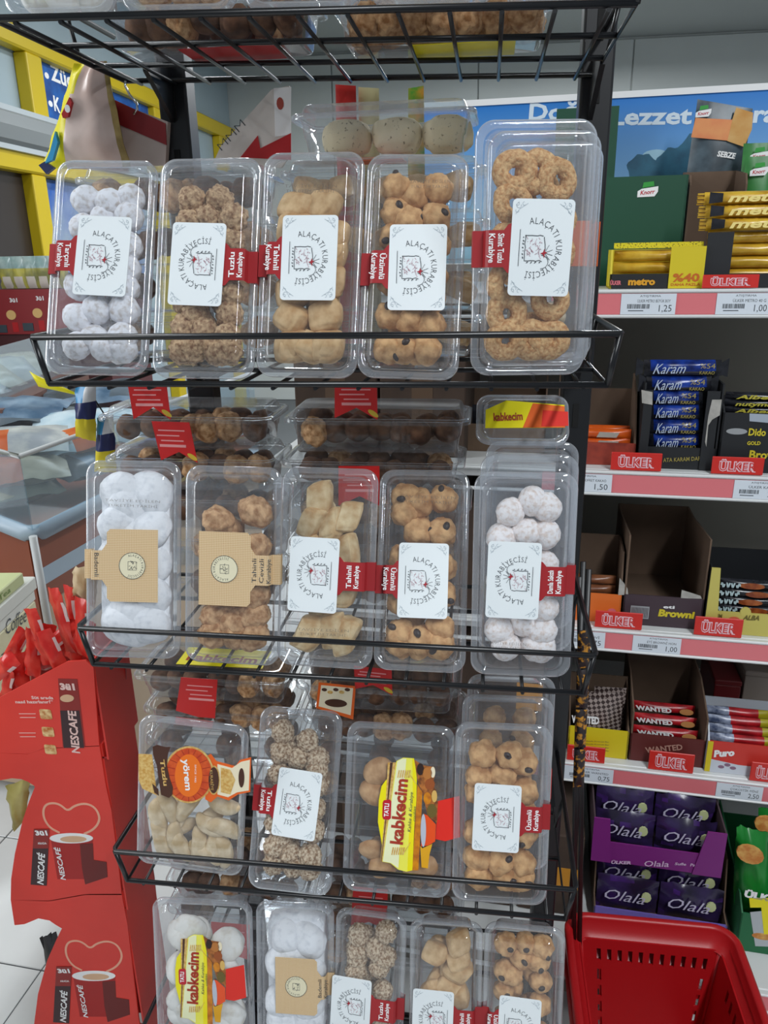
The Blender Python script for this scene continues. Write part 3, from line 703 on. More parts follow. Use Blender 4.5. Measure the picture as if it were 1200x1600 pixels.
def kab(root, S, S0, off):
    """S0 is the frame the sleeve was measured in, off moves it on this box"""
    C = crop(560, 1150, 6.4)
    q = lambda *p: [(x + off[0], y + off[1]) for x, y in pp(S0, C(p))]
    P = lambda nm, pts, z, m, par: part(nm, MB().prism(q(*pts), z - .0003, z), m, par, S)
    sl = P('sleeve', ((380, 250), (450, 215), (556, 222), (570, 300), (585, 420), (580, 640), (560, 900), (540, 1340), (480, 1355), (400, 1335), (320, 1270), (240, 1255)), .0006, mat('lemon_print', 'f0ec58', 0.4), root)
    P('panel', ((390, 250), (440, 225), (480, 225), (440, 700), (400, 1320), (330, 1268), (245, 1250)), .0009, LEMON, sl)
    P('panel', ((540, 222), (556, 222), (570, 300), (585, 420), (580, 640), (560, 900), (540, 1340), (490, 1352), (505, 1000), (545, 560)), .0009, YELP, sl)
    P('wing', ((275, 440), (292, 430), (262, 800), (236, 1085), (196, 860), (205, 640), (232, 500)), .0006, YELP, sl)
    P('stripe', ((295, 265), (378, 262), (325, 640), (240, 1255), (222, 1250), (270, 720)), .0007, GOLD, sl); P('stripe', ((318, 265), (345, 264), (300, 640), (232, 1252), (226, 1252), (285, 700)), .0010, DBRN, sl)
    P('badge', ((255, 640), (315, 632), (330, 650), (325, 820), (305, 835), (250, 828), (240, 800), (245, 660)), .0013, mat('badge_red', 'c01a2c', 0.4), sl)
    P('strip', ((590, 480), (640, 560), (625, 900), (600, 1340), (540, 1340), (565, 900), (582, 640)), .0009, AMB, sl)
    P('cookie_print', ((560, 235), (640, 290), (755, 310), (765, 400), (740, 480), (785, 560), (755, 620), (795, 655), (785, 870), (690, 790), (640, 560), (600, 480)), .0007, NUTP, sl)
    for cx, cy, rx, ry, m in ((690, 370, 48, 60, mat('tan_print', 'b87434', .5)), (745, 360, 24, 55, CRM), (715, 480, 50, 55, mat('chestnut_print', '9a4f20', .5)), (760, 600, 28, 60, mat('sand_print', 'd9b060', .5)), (690, 620, 40, 60, AMB), (735, 745, 48, 70, mat('olive_print', '6b5a24', .5)), (620, 330, 36, 60, mat('choc_print', '2e1810', .5))):
        P('disc', [(cx + rx * math.cos(2 * PI * i / 16), cy + ry * math.sin(2 * PI * i / 16)) for i in range(16)], .0011, m, sl)
    P('bowl', ((655, 775), (690, 790), (775, 880), (768, 1050), (700, 1090), (625, 1100)), .0013, mat('honey_print', 'e8501a', .35), sl)
    P('rim', [(650 + 27 * math.cos(2 * PI * i / 20), 940 + 165 * math.sin(2 * PI * i / 20)) for i in range(20)], .0016, mat('silver_print', 'b9bfcc', .35), sl)
    P('jug', ((618, 1095), (640, 1120), (740, 1075), (712, 1180), (695, 1320), (632, 1310)), .0012, mat('mustard_print', 'e0a41c', .4), sl)
    P('ribbon', ((795, 650), (1012, 598), (1015, 1010), (870, 1050), (770, 1030)), .0005, BRED, sl)
    t = MB(); a, b = q((440, 1085), (492, 432)); t.text('kabkecim', a, b, .0155, .0013, 0, .035)
    part('lettering', t, TXR, sl, S)
    t = MB(); a, b = q((525, 960), (548, 560)); t.text('Kahke & Kurabiye', a, b, .0042, .0013, 0, 0, .3); a, b = q((570, 850), (574, 700)); t.text('cookies', a, b, .0034, .0013, 0, 0, .3); part('lettering', t, TXTK, sl, S)
    t = MB(); a, b = q((300, 805), (308, 672)); t.text('TATLI', a, b, .0055, .0016, 0, .03); part('lettering', t, TXTW, sl, S)
    for bx, by in ((390, 1140), (450, 370)):
        t = MB()
        for i in range(6):
            a, b = q((bx - 55 + 22 * i, by + 45), (bx - 40 + 22 * i, by - 30)); t.stroke([a, b], .0016, .0009, .0012)
        a, b = q((bx + 70, by + 20), (bx + 130, by - 80 if by > 700 else by + 110)); t.stroke([a, b], .0006, .0009, .0012)
        part('wheat_print', t, GOLD, sl, S)
yorem(*SB['31'])
for key, rows in (('13', ((445, 526, 293), (447, 522, 301))), ('14', ((640, 704, 286), (642, 700, 294))), ('21', ((164, 250, 783), (168, 246, 791))), ('23', ((465, 545, 985), (468, 540, 992))), ('24', ((625, 712, 777), (628, 706, 785))), ('25', ((762, 822, 1006), (766, 818, 1013)))):
    root, S = SB[key]
    for wd, (u0, u1, v) in zip(('TAVSİYE EDİLEN', 'TÜKETİM TARİHİ'), rows):
        a, b = loc2(S, u0, v), loc2(S, u1, v + (3 if key[0] == '2' else 0)); part('date_print', MB().text(wd, a, b, .0030, .0002, 0, -.02, 0, True, 1), GREYI if False else mat('date_ink', '6f675f', .7), root, S)
S33 = SB['33'][1]; kab(SB['33'][0], S33, S33, (0, 0))
C_ = crop(560, 1150, 6.4)
a = pp(S33, C_([(450, 215)]))[0]; b = loc2(SB['41'][1], 303, 1460)
kab(SB['41'][0], SB['41'][1], S33, (b[0] - a[0], b[1] - a[1]))

# ------------------------------------------------------------------ boxes lying in stacks behind, and boxes on the top basket
BOXL = 0.051     # height of one closed box in a stack
def flat(cx, cy, z, turn=0.0):
    """a box lying flat with its lid up, its long side along x"""
    return T(cx, cy, z + 0.041) @ RZ(turn - PI / 2)
def lying(cx, cy, z, label, group, kind='dark', n=8, turn=0.0, ln=.235, wd=.104, clab=None):
    M = flat(cx, cy, z, turn); root = cookie_box(M, wd, ln, label, group, shaded=True)
    for i in range(n):
        y = -ln / 2 + .034 + (ln - .068) * (i // 2) / max(1, (n + 1) // 2 - 1); x = (.023 if i % 2 else -.023)
        kd_ = 'walnut' if kind == 'dark' and R_.random() < .28 else kind
        sh = label.replace('clear cookie box lying ', '').replace(' in the ', ' box of ', 1).replace(' at the left', ' box at left').replace(' at the right', ' box at right').replace('the ', '').replace('uppermost full', 'upper')
        cookie(kd_, M @ T(x + R_.uniform(-.004, .004), y + R_.uniform(-.005, .005), -.015 + R_.uniform(-.004, .003)), '%s, %s row, %s from left, %s' % (KIND[kd_][2].replace('smooth ', ''), 'front' if i % 2 == 0 else 'back', ORD[i // 2], sh), 'cookies of the ' + label, i)
    return root, M
RIB = mat('swallowtail_red', 'd2201f', 0.4); PINKI = mat('pink_ink', 'f0a0a0', 0.6)
def swallow(root, y, px, emblem_at=None, tail=True):
    """red ribbon hanging down the front side of a stacked box: px = top left, top right, bottom right, notch, bottom left"""
    S = frame(0, y); P = pp(S, px)
    rb = part('ribbon', MB().prism(P, 0, .0006), RIB, root, S)
    t = MB(); (xa, ya), (xb, yb) = P[0], P[1]; hh = abs(ya - P[-1][1])
    for i, (f0, f1) in enumerate(((.15, .85), (.1, .7), (.2, .8), (.15, .85))):
        yy = -(.22 + i * .13) * hh
        t.stroke([(xa + (xb - xa) * f0, ya + (yb - ya) * f0 + yy), (xa + (xb - xa) * f1, ya + (yb - ya) * f1 + yy)], .0016 if i < 3 else .0035, .0006, .0008)
    part('print', t, PINKI, rb, S)
    if tail:
        x, y_ = P[2][0] * .55 + P[1][0] * .25 + P[3][0] * .2, P[2][1] * .6 + P[3][1] * .4
        part('print', MB().prism(oval(x, y_ + .002, .0075, .003, 14, -.6), .0006, .0009), mat('gold_oval', 'd8b83a', .5), rb, S)
# second shelf, two stacks
zf2 = 0.9655
for nm, cx, base in (('left', -0.205, 5), ('middle', 0.036, 5)):
    for k in range(base):
        off = ((k * 37) % 5 - 2) * .003
        lb = 'clear cookie box lying %s in the %s stack behind the second row' % (('lowest', 'second-lowest', 'middle', 'second-highest', 'topmost')[k], nm)
        root, M = lying(cx + off + (-.008 if (nm == 'left' and k == 4) else 0), 0.208, zf2 + k * .0555, lb, 'stacked boxes behind the second row', 'dark', 14 if k > 1 else 6)
        yf = 0.208 - .0525
        if nm == 'left' and k == 4: swallow(root, yf, [(199, 596), (260, 596), (267, 656), (240, 636), (209, 655)])
        if nm == 'left' and k == 3: swallow(root, yf, [(237, 658), (296, 660), (309, 723), (280, 706), (252, 719)])
        if nm == 'middle' and k == 4: swallow(root, yf, [(523, 596), (589, 596), (590, 656), (557, 637), (523, 653)])
        if nm == 'middle' and k == 3: swallow(root, yf, [(529, 728), (593, 728), (593, 790), (562, 775), (529, 790)], tail=False)
# second shelf, upright boxes and a short stack at the right
for k, (dx, dy, dz) in enumerate(((.006, .058, .004), (.012, .115, .010))):
    q = list(BX['25']); q[0] += dx; q[1] += dy + .0; q[2] += dz * .2; q[3] = .13; q[7] = .236
    M = box_matrix(q); cookie_box(M, q[6], q[7], 'clear cookie box standing %s behind the white powdered cookies' % ('directly' if k == 0 else 'second'), 'upright boxes behind the second row')
q = at(812, 690, .225)
M = T(q.x, .185, 1.228) @ RX(.80)
root = cookie_box(M, .112, .07, 'small clear box with yellow and red sleeve above the white powdered cookies', 'upright boxes behind the second row', .03)
Sx = M @ T(0, 0, RISE + .0004)
sl = part('sleeve', MB().prism([(-.045, -.022), (.05, -.020), (.05, .012), (-.02, .018), (-.045, .004)], 0, .0006), YELP, root, Sx)
part('panel', MB().prism([(.0, -.021), (.05, -.020), (.05, .010), (.012, .014)], .0006, .0009), ORANGE, sl, Sx)
part('panel', MB().prism([(.022, -.019), (.054, -.018), (.054, .002), (.024, .004)], .0009, .0012), BRED, sl, Sx)
part('lettering', MB().text('kabkecim', (-.035, -.012), (.0, -.010), .011, .0012, 0, .03), TXR, sl, Sx)
# first shelf, behind the front row
zf1 = 1.3055
for nm, cx, base in (('left', -0.196, 4), ('middle', 0.054, 4)):
    for k in range(base):
        lb = 'clear cookie box lying %s in the %s stack behind the uppermost full row' % (('lowest', 'second-lowest', 'second-highest', 'topmost')[k], nm)
        lying(cx + ((k * 31) % 3 - 1) * .003, 0.21, zf1 + k * .0555, lb, 'stacked boxes behind the uppermost full row', 'dark' if nm == 'left' else 'tahini', 10 if k > 1 else 4)
M = T(.054, .205, 1.5285 + .041) @ RZ(-PI / 2 - .02)
root = cookie_box(M, .104, .205, 'clear box of pale speckled slices lying on the middle stack under the top basket', 'stacked boxes behind the uppermost full row', .041)
SL1 = lozenges(mat('speckled_slice', 'eadcb8', .85, h2='6e5f40', scale=240, thr=(.62, .72)), .020, .030, .021, 0)
for i in range(3):
    single('speckled_slice', SL1[i], None, '%s pale speckled slice inside the clear box under the top basket' % ('left', 'middle', 'right')[i], 'cookie', M @ T(-.026, -.052 + i * .060, -.014), 'slices in the box under the top basket')
part('label', MB().prism([(-.02, -.045), (.02, -.045), (.02, .02), (-.02, .02)], -.0025, -.0015), ORANGE, root, M @ T(0, 0, -.041))
for k, (dx, dy) in enumerate(((.011, .058), (.021, .115))):
    q = list(BX['15']); q[0] += dx; q[1] += dy; q[2] += .0005; q[3] = .04; q[7] = .228 - .004 * k; q[4] = -.01
    M = box_matrix(q); root = cookie_box(M, q[6], q[7], 'clear cookie box standing %s behind the sesame ring cookies' % ('directly' if k == 0 else 'second'), 'upright boxes behind the uppermost full row')
    if k == 1:
        S = M @ T(0, 0, RISE + .0004); w_ = q[6]
        sl = part('sleeve', MB().prism([(-.035, -.012), (w_ / 2 - .013, -.012), (w_ / 2 - .013, .034), (-.035, .034)], 0, .0006), ORANGE, root, S)
        S2 = M @ T(w_ / 2 + .001, 0, -.012) @ RY(PI / 2) @ RZ(0)
        part('sleeve_side', MB().box(-.014, .030, -.012, .034, 0, .0008), ORANGE, sl, S2)
    for i in range(4): cookie('finger', M @ T(-.018 + .036 * (i % 2), -.06 + .05 * (i // 2), -.006), 'pale finger cookie, %s %s, in the %s box behind the sesame ring cookies' % (('lower', 'upper')[i // 2], ('left', 'right')[i % 2], ('first', 'second')[k]), 'cookies behind the sesame rings', i)
# third shelf
zf3 = 0.6395
for nm, cx, base in (('left', -0.206, 4), ('middle', 0.037, 4)):
    for k in range(base):
        lb = 'clear cookie box lying %s in the %s stack behind the third row' % (('lowest', 'second-lowest', 'second-highest', 'topmost')[k], nm)
        root, M = lying(cx + ((k * 31) % 3 - 1) * .004, 0.208, zf3 + k * .0555, lb, 'stacked boxes behind the third row', 'dark', 14 if k > 1 else 6)
        yf = .208 - .0525
        if nm == 'left' and k == 3:
            swallow(root, yf, [(283, 1058), (340, 1062), (336, 1122), (310, 1120), (275, 1110)], tail=False)
            S = M @ T(0, 0, RISE + .0004)
            sl = part('sleeve', MB().prism([(.030, -.055), (.030, .075), (-.02, .075), (-.02, -.055)], 0, .0006), YELP, root, S)
            part('lettering', MB().text('kabkecim', (.018, -.045), (.018, .062), .018, .0009, 0, .03), TXR, sl, S)
        if nm == 'middle' and k == 3:
            swallow(root, yf, [(553, 1040), (612, 1046), (613, 1086), (583, 1070), (555, 1076)])
            S = frame(0, yf); C4 = lambda p: pp(S, p)
            sl = part('sleeve', MB().prism(C4([(498, 1066), (556, 1072), (552, 1124), (494, 1106)]), 0, .0006), ORANGE, root, S)
            part('panel', MB().prism(C4([(502, 1070), (552, 1075), (548, 1117), (498, 1103)]), .0006, .0009), CRM, sl, S)
            a_ = loc2(S, 525, 1098); part('oval', MB().prism(oval(a_[0], a_[1], .016, .0065, 18), .0009, .0012), DBRN, sl, S)
            for i in range(5):
                a_ = loc2(S, 507 + i * 9, 1077 + (i % 2) * 4); part('print', MB().prism(oval(a_[0], a_[1], .004, .0028, 8), .0009, .0011), DBRN if i % 2 == 0 else GOLD, sl, S)
for k, (dx, dy) in enumerate(((.006, .060), (.011, .120))):
    q = list(BX['34']); q[0] += dx; q[1] += dy; q[3] = .22 - .06 * k; q[7] = .236
    M = box_matrix(q); root = cookie_box(M, q[6], q[7], 'clear cookie box standing %s behind the third-row raisin cookies' % ('directly' if k == 0 else 'second'), 'upright boxes behind the third row')
    if k == 0:
        w_ = q[6]; part('ribbon', MB().box(-.008, .022, -.022, .020, 0, .0008), BRED, root, M @ T(w_ / 2 + .001, .0, -.012) @ RY(PI / 2))
    for i in range(4): cookie('raisin', M @ T(-.02 + .04 * (i % 2), .01 + .045 * (i // 2), -.008), 'golden cookie, %s %s, in the %s box behind the third-row raisin cookies' % (('lower', 'upper')[i // 2], ('left', 'right')[i % 2], ('first', 'second')[k]), 'cookies behind the third-row raisin box', i)
# fourth shelf: one lying stack behind
zf4 = 0.3155
for nm, cx, base in (('left', -0.208, 4), ('middle', 0.040, 4)):
    for k in range(base):
        lb = 'clear cookie box lying %s in the %s stack behind the bottom row' % (('lowest', 'second-lowest', 'second-highest', 'topmost')[k], nm)
        root, M = lying(cx + ((k * 31) % 3 - 1) * .004, 0.208, zf4 + k * .0555, lb, 'stacked boxes behind the bottom row', 'dark', 12 if k > 1 else 2)
        if nm == 'middle' and k == 3: swallow(root, .1555, [(552, 1385), (606, 1390), (604, 1452), (576, 1440), (548, 1448)], tail=False)
        if nm == 'left' and k == 3: swallow(root, .1555, [(330, 1440), (390, 1445), (390, 1500), (360, 1490), (330, 1495)], tail=False)
# top basket: boxes standing in front, boxes lying behind, all seen from below
zf0 = 1.6335
for i in range(5):
    x = -.231 + i * .116; z = zf0 + .0085 - .03 * -(x)
    z = 1.6275 + .030 * (-x) + .0065
    q = (x, .022, z, .20, -.03, .02, .108, .228)
    M = box_matrix(q); lb = 'clear cookie box standing at the front of the top basket, %s from left' % NTH[str(i + 1)]
    cookie_box(M, q[6], q[7], lb, 'boxes at the front of the top basket')
    kd = ('white', 'walnut', 'nut', 'tahini', 'raisin')[i]
    for j in range(9): cookie(kd, M @ T(-.026 + .026 * (j % 3), -.085 + .032 * (j // 3), -.010), '%s, %s column, %s from bottom, %s box of top basket' % (KIND[kd][2], ('left', 'middle', 'right')[j % 3], ORD[j // 3], NTH[str(i + 1)]), 'cookies in the %s box of the top basket' % NTH[str(i + 1)], j)
for i in range(2):
    x = -.13 + i * .25; z = 1.6275 - .030 * x + .007
    for k in range(2):
        lb = 'clear cookie box lying %s at the %s back of the top basket' % ('below' if k == 0 else 'above', ('left', 'right')[i])
        root, M = lying(x, .175, z + k * .0555, lb, 'boxes lying at the back of the top basket', 'dark' if i == 0 else 'walnut', 14 if k == 0 else 4)
        if k == 0: part('label', MB().box(-.03, .03, -.035, .075, -.0016, -.0008), (RED if i == 0 else YELP), root, M @ T(0, 0, -.041))
# ------------------------------------------------------------------ soft bags, bars, cartons
def pillow(c, th, mf=None, nx=10, ny=8, wr=.12, seed=0, pw=3, zo=0.0):
    """inflated bag over the quad c = TL, TR, BR, BL (frame coordinates)"""
    mb = MB(); off = Vector((seed * 3.7, seed * 1.9, 0))
    def P(i, j, sg):
        s, t = i / nx, j / ny
        x = (c[0][0] * (1 - s) + c[1][0] * s) * (1 - t) + (c[3][0] * (1 - s) + c[2][0] * s) * t
        y = (c[0][1] * (1 - s) + c[1][1] * s) * (1 - t) + (c[3][1] * (1 - s) + c[2][1] * s) * t
        e = (1 - abs(2 * s - 1) ** pw) * (1 - abs(2 * t - 1) ** pw)
        n_ = wr * noise.noise(Vector((s * 4, t * 4, sg)) + off)
        return (x, y, zo + sg * th * (e * (1 + n_) + .02) + (th * wr * 1.2 * noise.noise(Vector((s * 6, t * 6, 3)) + off) * (1 - e)))
    for sg in (1, -1):
        o = len(mb.v)
        mb.v += [P(i, j, sg) for j in range(ny + 1) for i in range(nx + 1)]
        for j in range(ny):
            for i in range(nx):
                a = o + j * (nx + 1) + i; f = (a, a + nx + 1, a + nx + 2, a + 1)
                mb.f.append(f if sg > 0 else f[::-1]); mb.m.append(mf((i + .5) / nx, (j + .5) / ny, sg) if mf else 0); mb.s.append(True)
    return mb
def rect(x0, x1, y0, y1): return [(x0, y1), (x1, y1), (x1, y0), (x0, y0)]
FOILK = mat('black_foil', '16171c', 0.25, h2='2b2c33', scale=40); FOILB = mat('blue_foil', '1c3f9e', 0.22, h2='0d1c55', scale=50); FOILY = mat('gold_foil', 'd9b23c', 0.25, h2='b98a20', scale=30)
FOILO = mat('orange_foil', 'e2641c', 0.28, h2='b04010', scale=30); FOILR = mat('red_foil', 'c3222a', 0.28, h2='8a141c', scale=30); FOILP = mat('purple_foil', '2b1d3c', 0.22, h2='4a2a78', scale=25)
BOXK = mat('black_board', '1a1c20', 0.6); BOXG = mat('dark_green_board', '0f4a33', 0.55); BOXY = mat('yellow_board', 'd8c31c', 0.5); BOXO = mat('orange_board', 'e0702a', 0.55)
BOXM = mat('maroon_board', '5e2320', 0.6); BOXD = mat('plum_board', '43343c', 0.6); BOXP = mat('purple_board', '7a2278', 0.5); BOXPL = mat('lilac_board', '7464b8', 0.5); BOXKH = mat('khaki_yellow_board', 'c9bd62', 0.6)
INNER = mat('inner_cardboard', '6f5a4a', 0.9, var=.2, scale=12)
def G(x, d, z): return GM @ T(x, d, z)
def tray(name, label, x0, x1, z0, lip, back, d0, d1, mo, mi=None, group=None, sides=None, cat='carton', left=None, right=None):
    """open display carton: low front lip, higher sides and back"""
    mi = mi or INNER; W, H, D = x1 - x0, back - z0, d1 - d0; l = lip - z0; t = .003
    root = thing(name, label, cat, G(x0, d0, z0), group); M = MW[root]
    part('bottom', MB().box(0, W, t, D, 0, t), mi, root)
    fm = MB().prism([(0, 0), (W, 0), (W, l)] + ([(W - right, l), (W - right, l)] if 0 else []) + [(0, l)], 0, t)
    part('front_panel', fm, mo, root, M @ T(0, t, 0) @ RX(PI / 2))
    part('back_panel', MB().box(0, W, D - t, D, 0, H), mi, root)
    sp = sides or [(0, 0), (D, 0), (D, H), (D * .15, H), (0, l)]
    sm = Matrix(((0, 0, 1, 0), (1, 0, 0, 0), (0, 1, 0, 0), (0, 0, 0, 1)))
    for xx, nm in ((0, 'side_panel'), (W - t, 'side_panel')):
        s_ = MB().prism(sp, 0, t); part(nm, s_, [mi if mi is not INNER else INNER], root, M @ T(xx, 0, 0) @ sm)
    return root, M @ T(0, -.0004, 0) @ RX(PI / 2)            # frame of the front face: x right, y up
def gx(u, v, d): return loc2(gframe(d), u, v)

# ------------------------------------------------------------------ gondola
SHZ = (1.3625, 1.0525, 0.740, 0.433)
GREY = mat('gondola_grey', '8d887e', 0.6); WSH = mat('white_shelf_metal', 'd9dcdc', 0.4); RAILP = mat('salmon_price_rail', 'e27a80', 0.35)
gon = thing('shelving_gondola', 'white metal supermarket shelving with salmon price rails behind the wire rack', 'shelving', G(0, 0, 0))
GX0, GX1 = -.62, 1.05
part('back_panel', MB().box(GX0, GX1, .43, .45, 0.0, 1.40), GREY, gon)
for x in (GX0, GX1 - .03): part('upright', MB().bbox(x, x + .03, .405, .43, 0, 1.5, .003), WSH, gon)
def gshelf(z, d0):
    s_ = part('shelf', MB().bbox(GX0, GX1, d0, .43, z - .022, z, .002), WSH, gon)
    part('lip', MB().bbox(GX0, GX1, d0 - .012, d0, z - .006, z, .002), WSH, s_)
    part('price_rail', MB().bbox(-.10, GX1, d0 - .010, d0 - .004, z - .040, z - .006, .001), RAILP, s_)
    part('lip', MB().bbox(GX0, GX1, d0 - .013, d0 - .003, z - .0455, z - .040, .002), WSH, s_)
for z in SHZ: gshelf(z, 0)
BD = -.20; gshelf(.125, BD)
part('plinth', MB().box(GX0, GX1, BD + .03, .43, 0, .08), GREY, gon)
# price labels
def price(u0, u1, z, d0, price_, lines, lab):
    x0 = gx(u0, 0, d0 - .0105)[0] if False else None
    vz = z - .022
    a = (u0, u1)
    return None
def label_at(u0, u1, v, k, d0, price_, lines, lab):
    z = (SHZ + (.125,))[k]; x0 = gx(u0, v, d0 - .0108)[0]; x1 = gx(u1, v, d0 - .0108)[0]
    S = gframe(d0 - .0108) @ T(x0, z - .0395, 0); W = x1 - x0; Hh = .033
    r = single('price_label', MB().box(0, W, 0, Hh, 0, .0006), mat('price_paper', 'dde5ee', .5), lab, 'price label', S, 'shelf price labels')
    t = MB()
    for i, s_ in enumerate(lines): t.text(s_, (W * (.3 if i else .34), Hh * (.84 - .26 * i)), (W * (.72 if i == 0 else .9), Hh * (.84 - .26 * i)), .0030 if i == 0 else .0046, .0007)
    t.text(price_, (W * .70, Hh * .14), (W * .93, Hh * .14), .0105, .0007)
    part('lettering', t, TXTK, r, S)
    b = MB(); q = random.Random(k * 9 + int(u0))
    x = W * .12
    while x < W * .52:
        wd = q.choice((.0005, .0009, .0013)); b.box(x, x + wd, Hh * .28, Hh * .50, .0006, .0008); x += wd + q.choice((.0006, .001))
    b.box(W * .14, W * .42, Hh * .16, Hh * .20, .0006, .0008)
    part('barcode', b, TXTK, r, S)
label_at(970, 1056, 475, 0, 0, '1,25', ('ATIŞTIRMA', 'ÜLKER METRO BÜYÜK BOY'), 'white shelf price label reading 1,25 on the topmost price rail')
label_at(1119, 1205, 475, 0, 0, '1,00', ('ATIŞTIRMA', 'ÜLKER METRO 40 G'), 'white shelf price label reading 1,00 at the right of the topmost price rail')
label_at(868, 956, 755, 1, 0, '1,50', ('ATIŞTIRMA', 'ÜLKER GOFRET KAKAO'), 'white shelf price label reading 1,50 on the second price rail')
label_at(1147, 1225, 758, 1, 0, '2,00', ('ATIŞTIRMA', 'ÜLKER KARAM'), 'white shelf price label at the right end of the second price rail')
label_at(860, 945, 1003, 2, 0, '1,75', ('ATIŞTIRMA', 'ÜLKER BİSKÜVİ'), 'white shelf price label cut by the rack on the third price rail')
label_at(988, 1064, 1008, 2, 0, '1,00', ('ATIŞTIRMA', 'ETİ BROWNİ HON'), 'white shelf price label reading 1,00 on the third price rail')
label_at(880, 958, 1215, 3, 0, '0,75', ('ATIŞTIRMA', 'ÜLKER WANTED'), 'white shelf price label reading 0,75 on the fourth price rail')
label_at(1119, 1193, 1232, 3, 0, '2,50', ('ATIŞTIRMA', 'ÇOKOSTİK MİNİ'), 'white price label reading 2,50 under the red and white carton')
# made-up dark cartons behind the rack, added where only darkness shows between the stacks
DCART = mat('dark_carton_and_filler', '4a3a30', .85, var=.25, scale=18)
for k, (z, Hc) in enumerate(((1.3625, .16), (1.0525, .25), (.740, .25), (.433, .25), (.125, .26))):
    for j, (xa_, xb_) in enumerate(((-.58, -.415), (-.41, -.247)) if k else ((-.58, -.40),)):
        r = thing('carton', 'added dark carton for the gloom behind the rack on the %s gondola shelf, %s one' % (ORD[k], ('left', 'right')[j]), 'carton', G(xa_, .04, z + .0004), 'dark cartons behind the rack')
        part('body', MB().bbox(0, xb_ - xa_, 0, .30, 0, Hc, .003), DCART, r); part('tape', MB().box(.5 * (xb_ - xa_) - .02, .5 * (xb_ - xa_) + .02, -.0006, 0, 0, Hc), mat('brown_tape', '5c4838', .5), r)
for k, (z, xa_, xb_, Hc) in enumerate(((.433, -.25, -.03, .25), (.125, -.255, -.115, .25), (.125, -.105, .020, .20), (.740, -.25, -.06, .22))):  # added to darken bright gaps; the one beside the purple cartons is stock
    r = thing('carton', 'dark brown carton by the right rack post, %s' % ('added to darken the fourth gondola shelf', 'added to darken the bottom deck at left', 'on the bottom deck beside the purple cartons', 'added to darken the third gondola shelf')[k], 'carton', G(xa_, .03 if z > .2 else -.10, z + .0004), 'dark cartons behind the rack')
    part('body', MB().bbox(0, xb_ - xa_, 0, .25, 0, Hc, .003), DCART, r)
    part('label', MB().box((xb_ - xa_) * .55, (xb_ - xa_) * .95, -.0008, 0, Hc * .35, Hc * .6), mat('amber_label', 'c98a2a', .5), r)
# red maker tags
TAGR = mat('tag_red', 'd02a22', 0.4)
def maker_tag(u0, v0, u1, v1, lab, d=-.004):
    S = gframe(d); (x0, y0), (x1, y1) = loc2(S, u0, v1), loc2(S, u1, v0)
    zs = min(SHZ, key=lambda q: abs(q - y0)); y1 = zs + (y1 - y0) + .001; y0 = zs + .001
    r = single('maker_tag', MB().bbox(x0, x1, y0, y1, -.003, 0, .001), TAGR, lab, 'shelf tag', S, 'red maker tags on the shelf edges')
    W, Hh = x1 - x0, y1 - y0
    a, b = (x0 + W * .14, y0 + Hh * .22), (x0 + W * .86, y0 + Hh * .22)
    part('outline', MB().text('ÜLKER', a, b, Hh * .50, .0004, 0, .075), mat('tag_pink_white', 'f0c4cc', .5), r, S)
    part('lettering', MB().text('ÜLKER', (a[0] + .001, a[1]), (b[0] - .001, b[1]), Hh * .50, .0008, 0, -.004), TAGR, r, S)
maker_tag(1097, 425, 1188, 447, 'red maker tag under the gold bar stack on the topmost shelf')
maker_tag(954, 705, 1036, 730, 'red maker tag between orange bars and blue bars on the second shelf')
maker_tag(1111, 713, 1196, 737, 'red maker tag in front of the black carton at the right of the second shelf')
maker_tag(929, 960, 1005, 980, 'red maker tag in front of the orange carton on the third shelf')
maker_tag(1084, 966, 1163, 989, 'red maker tag in front of the khaki yellow carton on the third shelf')
maker_tag(885, 1175, 946, 1192, 'red maker tag beside the bright yellow carton on the fourth shelf')
maker_tag(1012, 1184, 1086, 1205, 'red maker tag in front of the maroon carton on the fourth shelf')
maker_tag(1170, 1200, 1235, 1222, 'red maker tag at the right end of the fourth shelf')

def bar(S, c, th, m, label, group, words=None, tm=None, zt=None, mf=None, hh=.45, x0=.2, x1=.9, bold=.03, nx=12, shear=.25, nm='wrapped_bar', mats=None, seed=0):
    mb = pillow(c, th, mf, nx, 6, .22, seed, 4)
    r = single(nm, mb, mats or [m], label, 'snack bar', S, group)
    if words:
        TL, TR, BR, BL = c; h = abs(TL[1] - BL[1])
        t = MB(); a = (BL[0] + (BR[0] - BL[0]) * x0, BL[1] + h * (.5 - hh * .5)); b = (BL[0] + (BR[0] - BL[0]) * x1, BR[1] + h * (.5 - hh * .5))
        t.text(words, a, b, h * hh, th * 1.12 + .0006, 0, bold, shear); part('lettering', t, tm or TXTW, r, S)
    return r

# ---- topmost shelf
Z0 = SHZ[0] + .0006
S = gframe(.015); (xa, _), (xb, _) = gx(952, 447, .015), gx(1097, 447, .015); ylip = gx(1000, 428, .015)[1]
root, F = tray('display_carton', 'yellow and black display carton of gold bars with a yellow corner panel', xa, xb, Z0, ylip, Z0 + .062, .015, .10, BOXK, BOXY, 'cartons on the topmost shelf')
W = xb - xa; xs = gx(1046, 420, .015)[0] - xa; yt = gx(1070, 385, .015)[1] - Z0
part('corner_panel', MB().box(xs, W, 0, yt, 0, .003), BOXY, root, F)
t = MB(); t.text('metro', (xs * .32, .006), (xs * .78, .006), .0105, .0006, 0, .05); part('lettering', t, mat('metro_gold', 'e0a028', .4), root, F)
t = MB(); t.text('ÜLKER', (.001, .0065), (xs * .2, .0065), .006, .0006, 0, .05); part('lettering', t, mat('maker_pink', 'd8707a', .5), root, F)
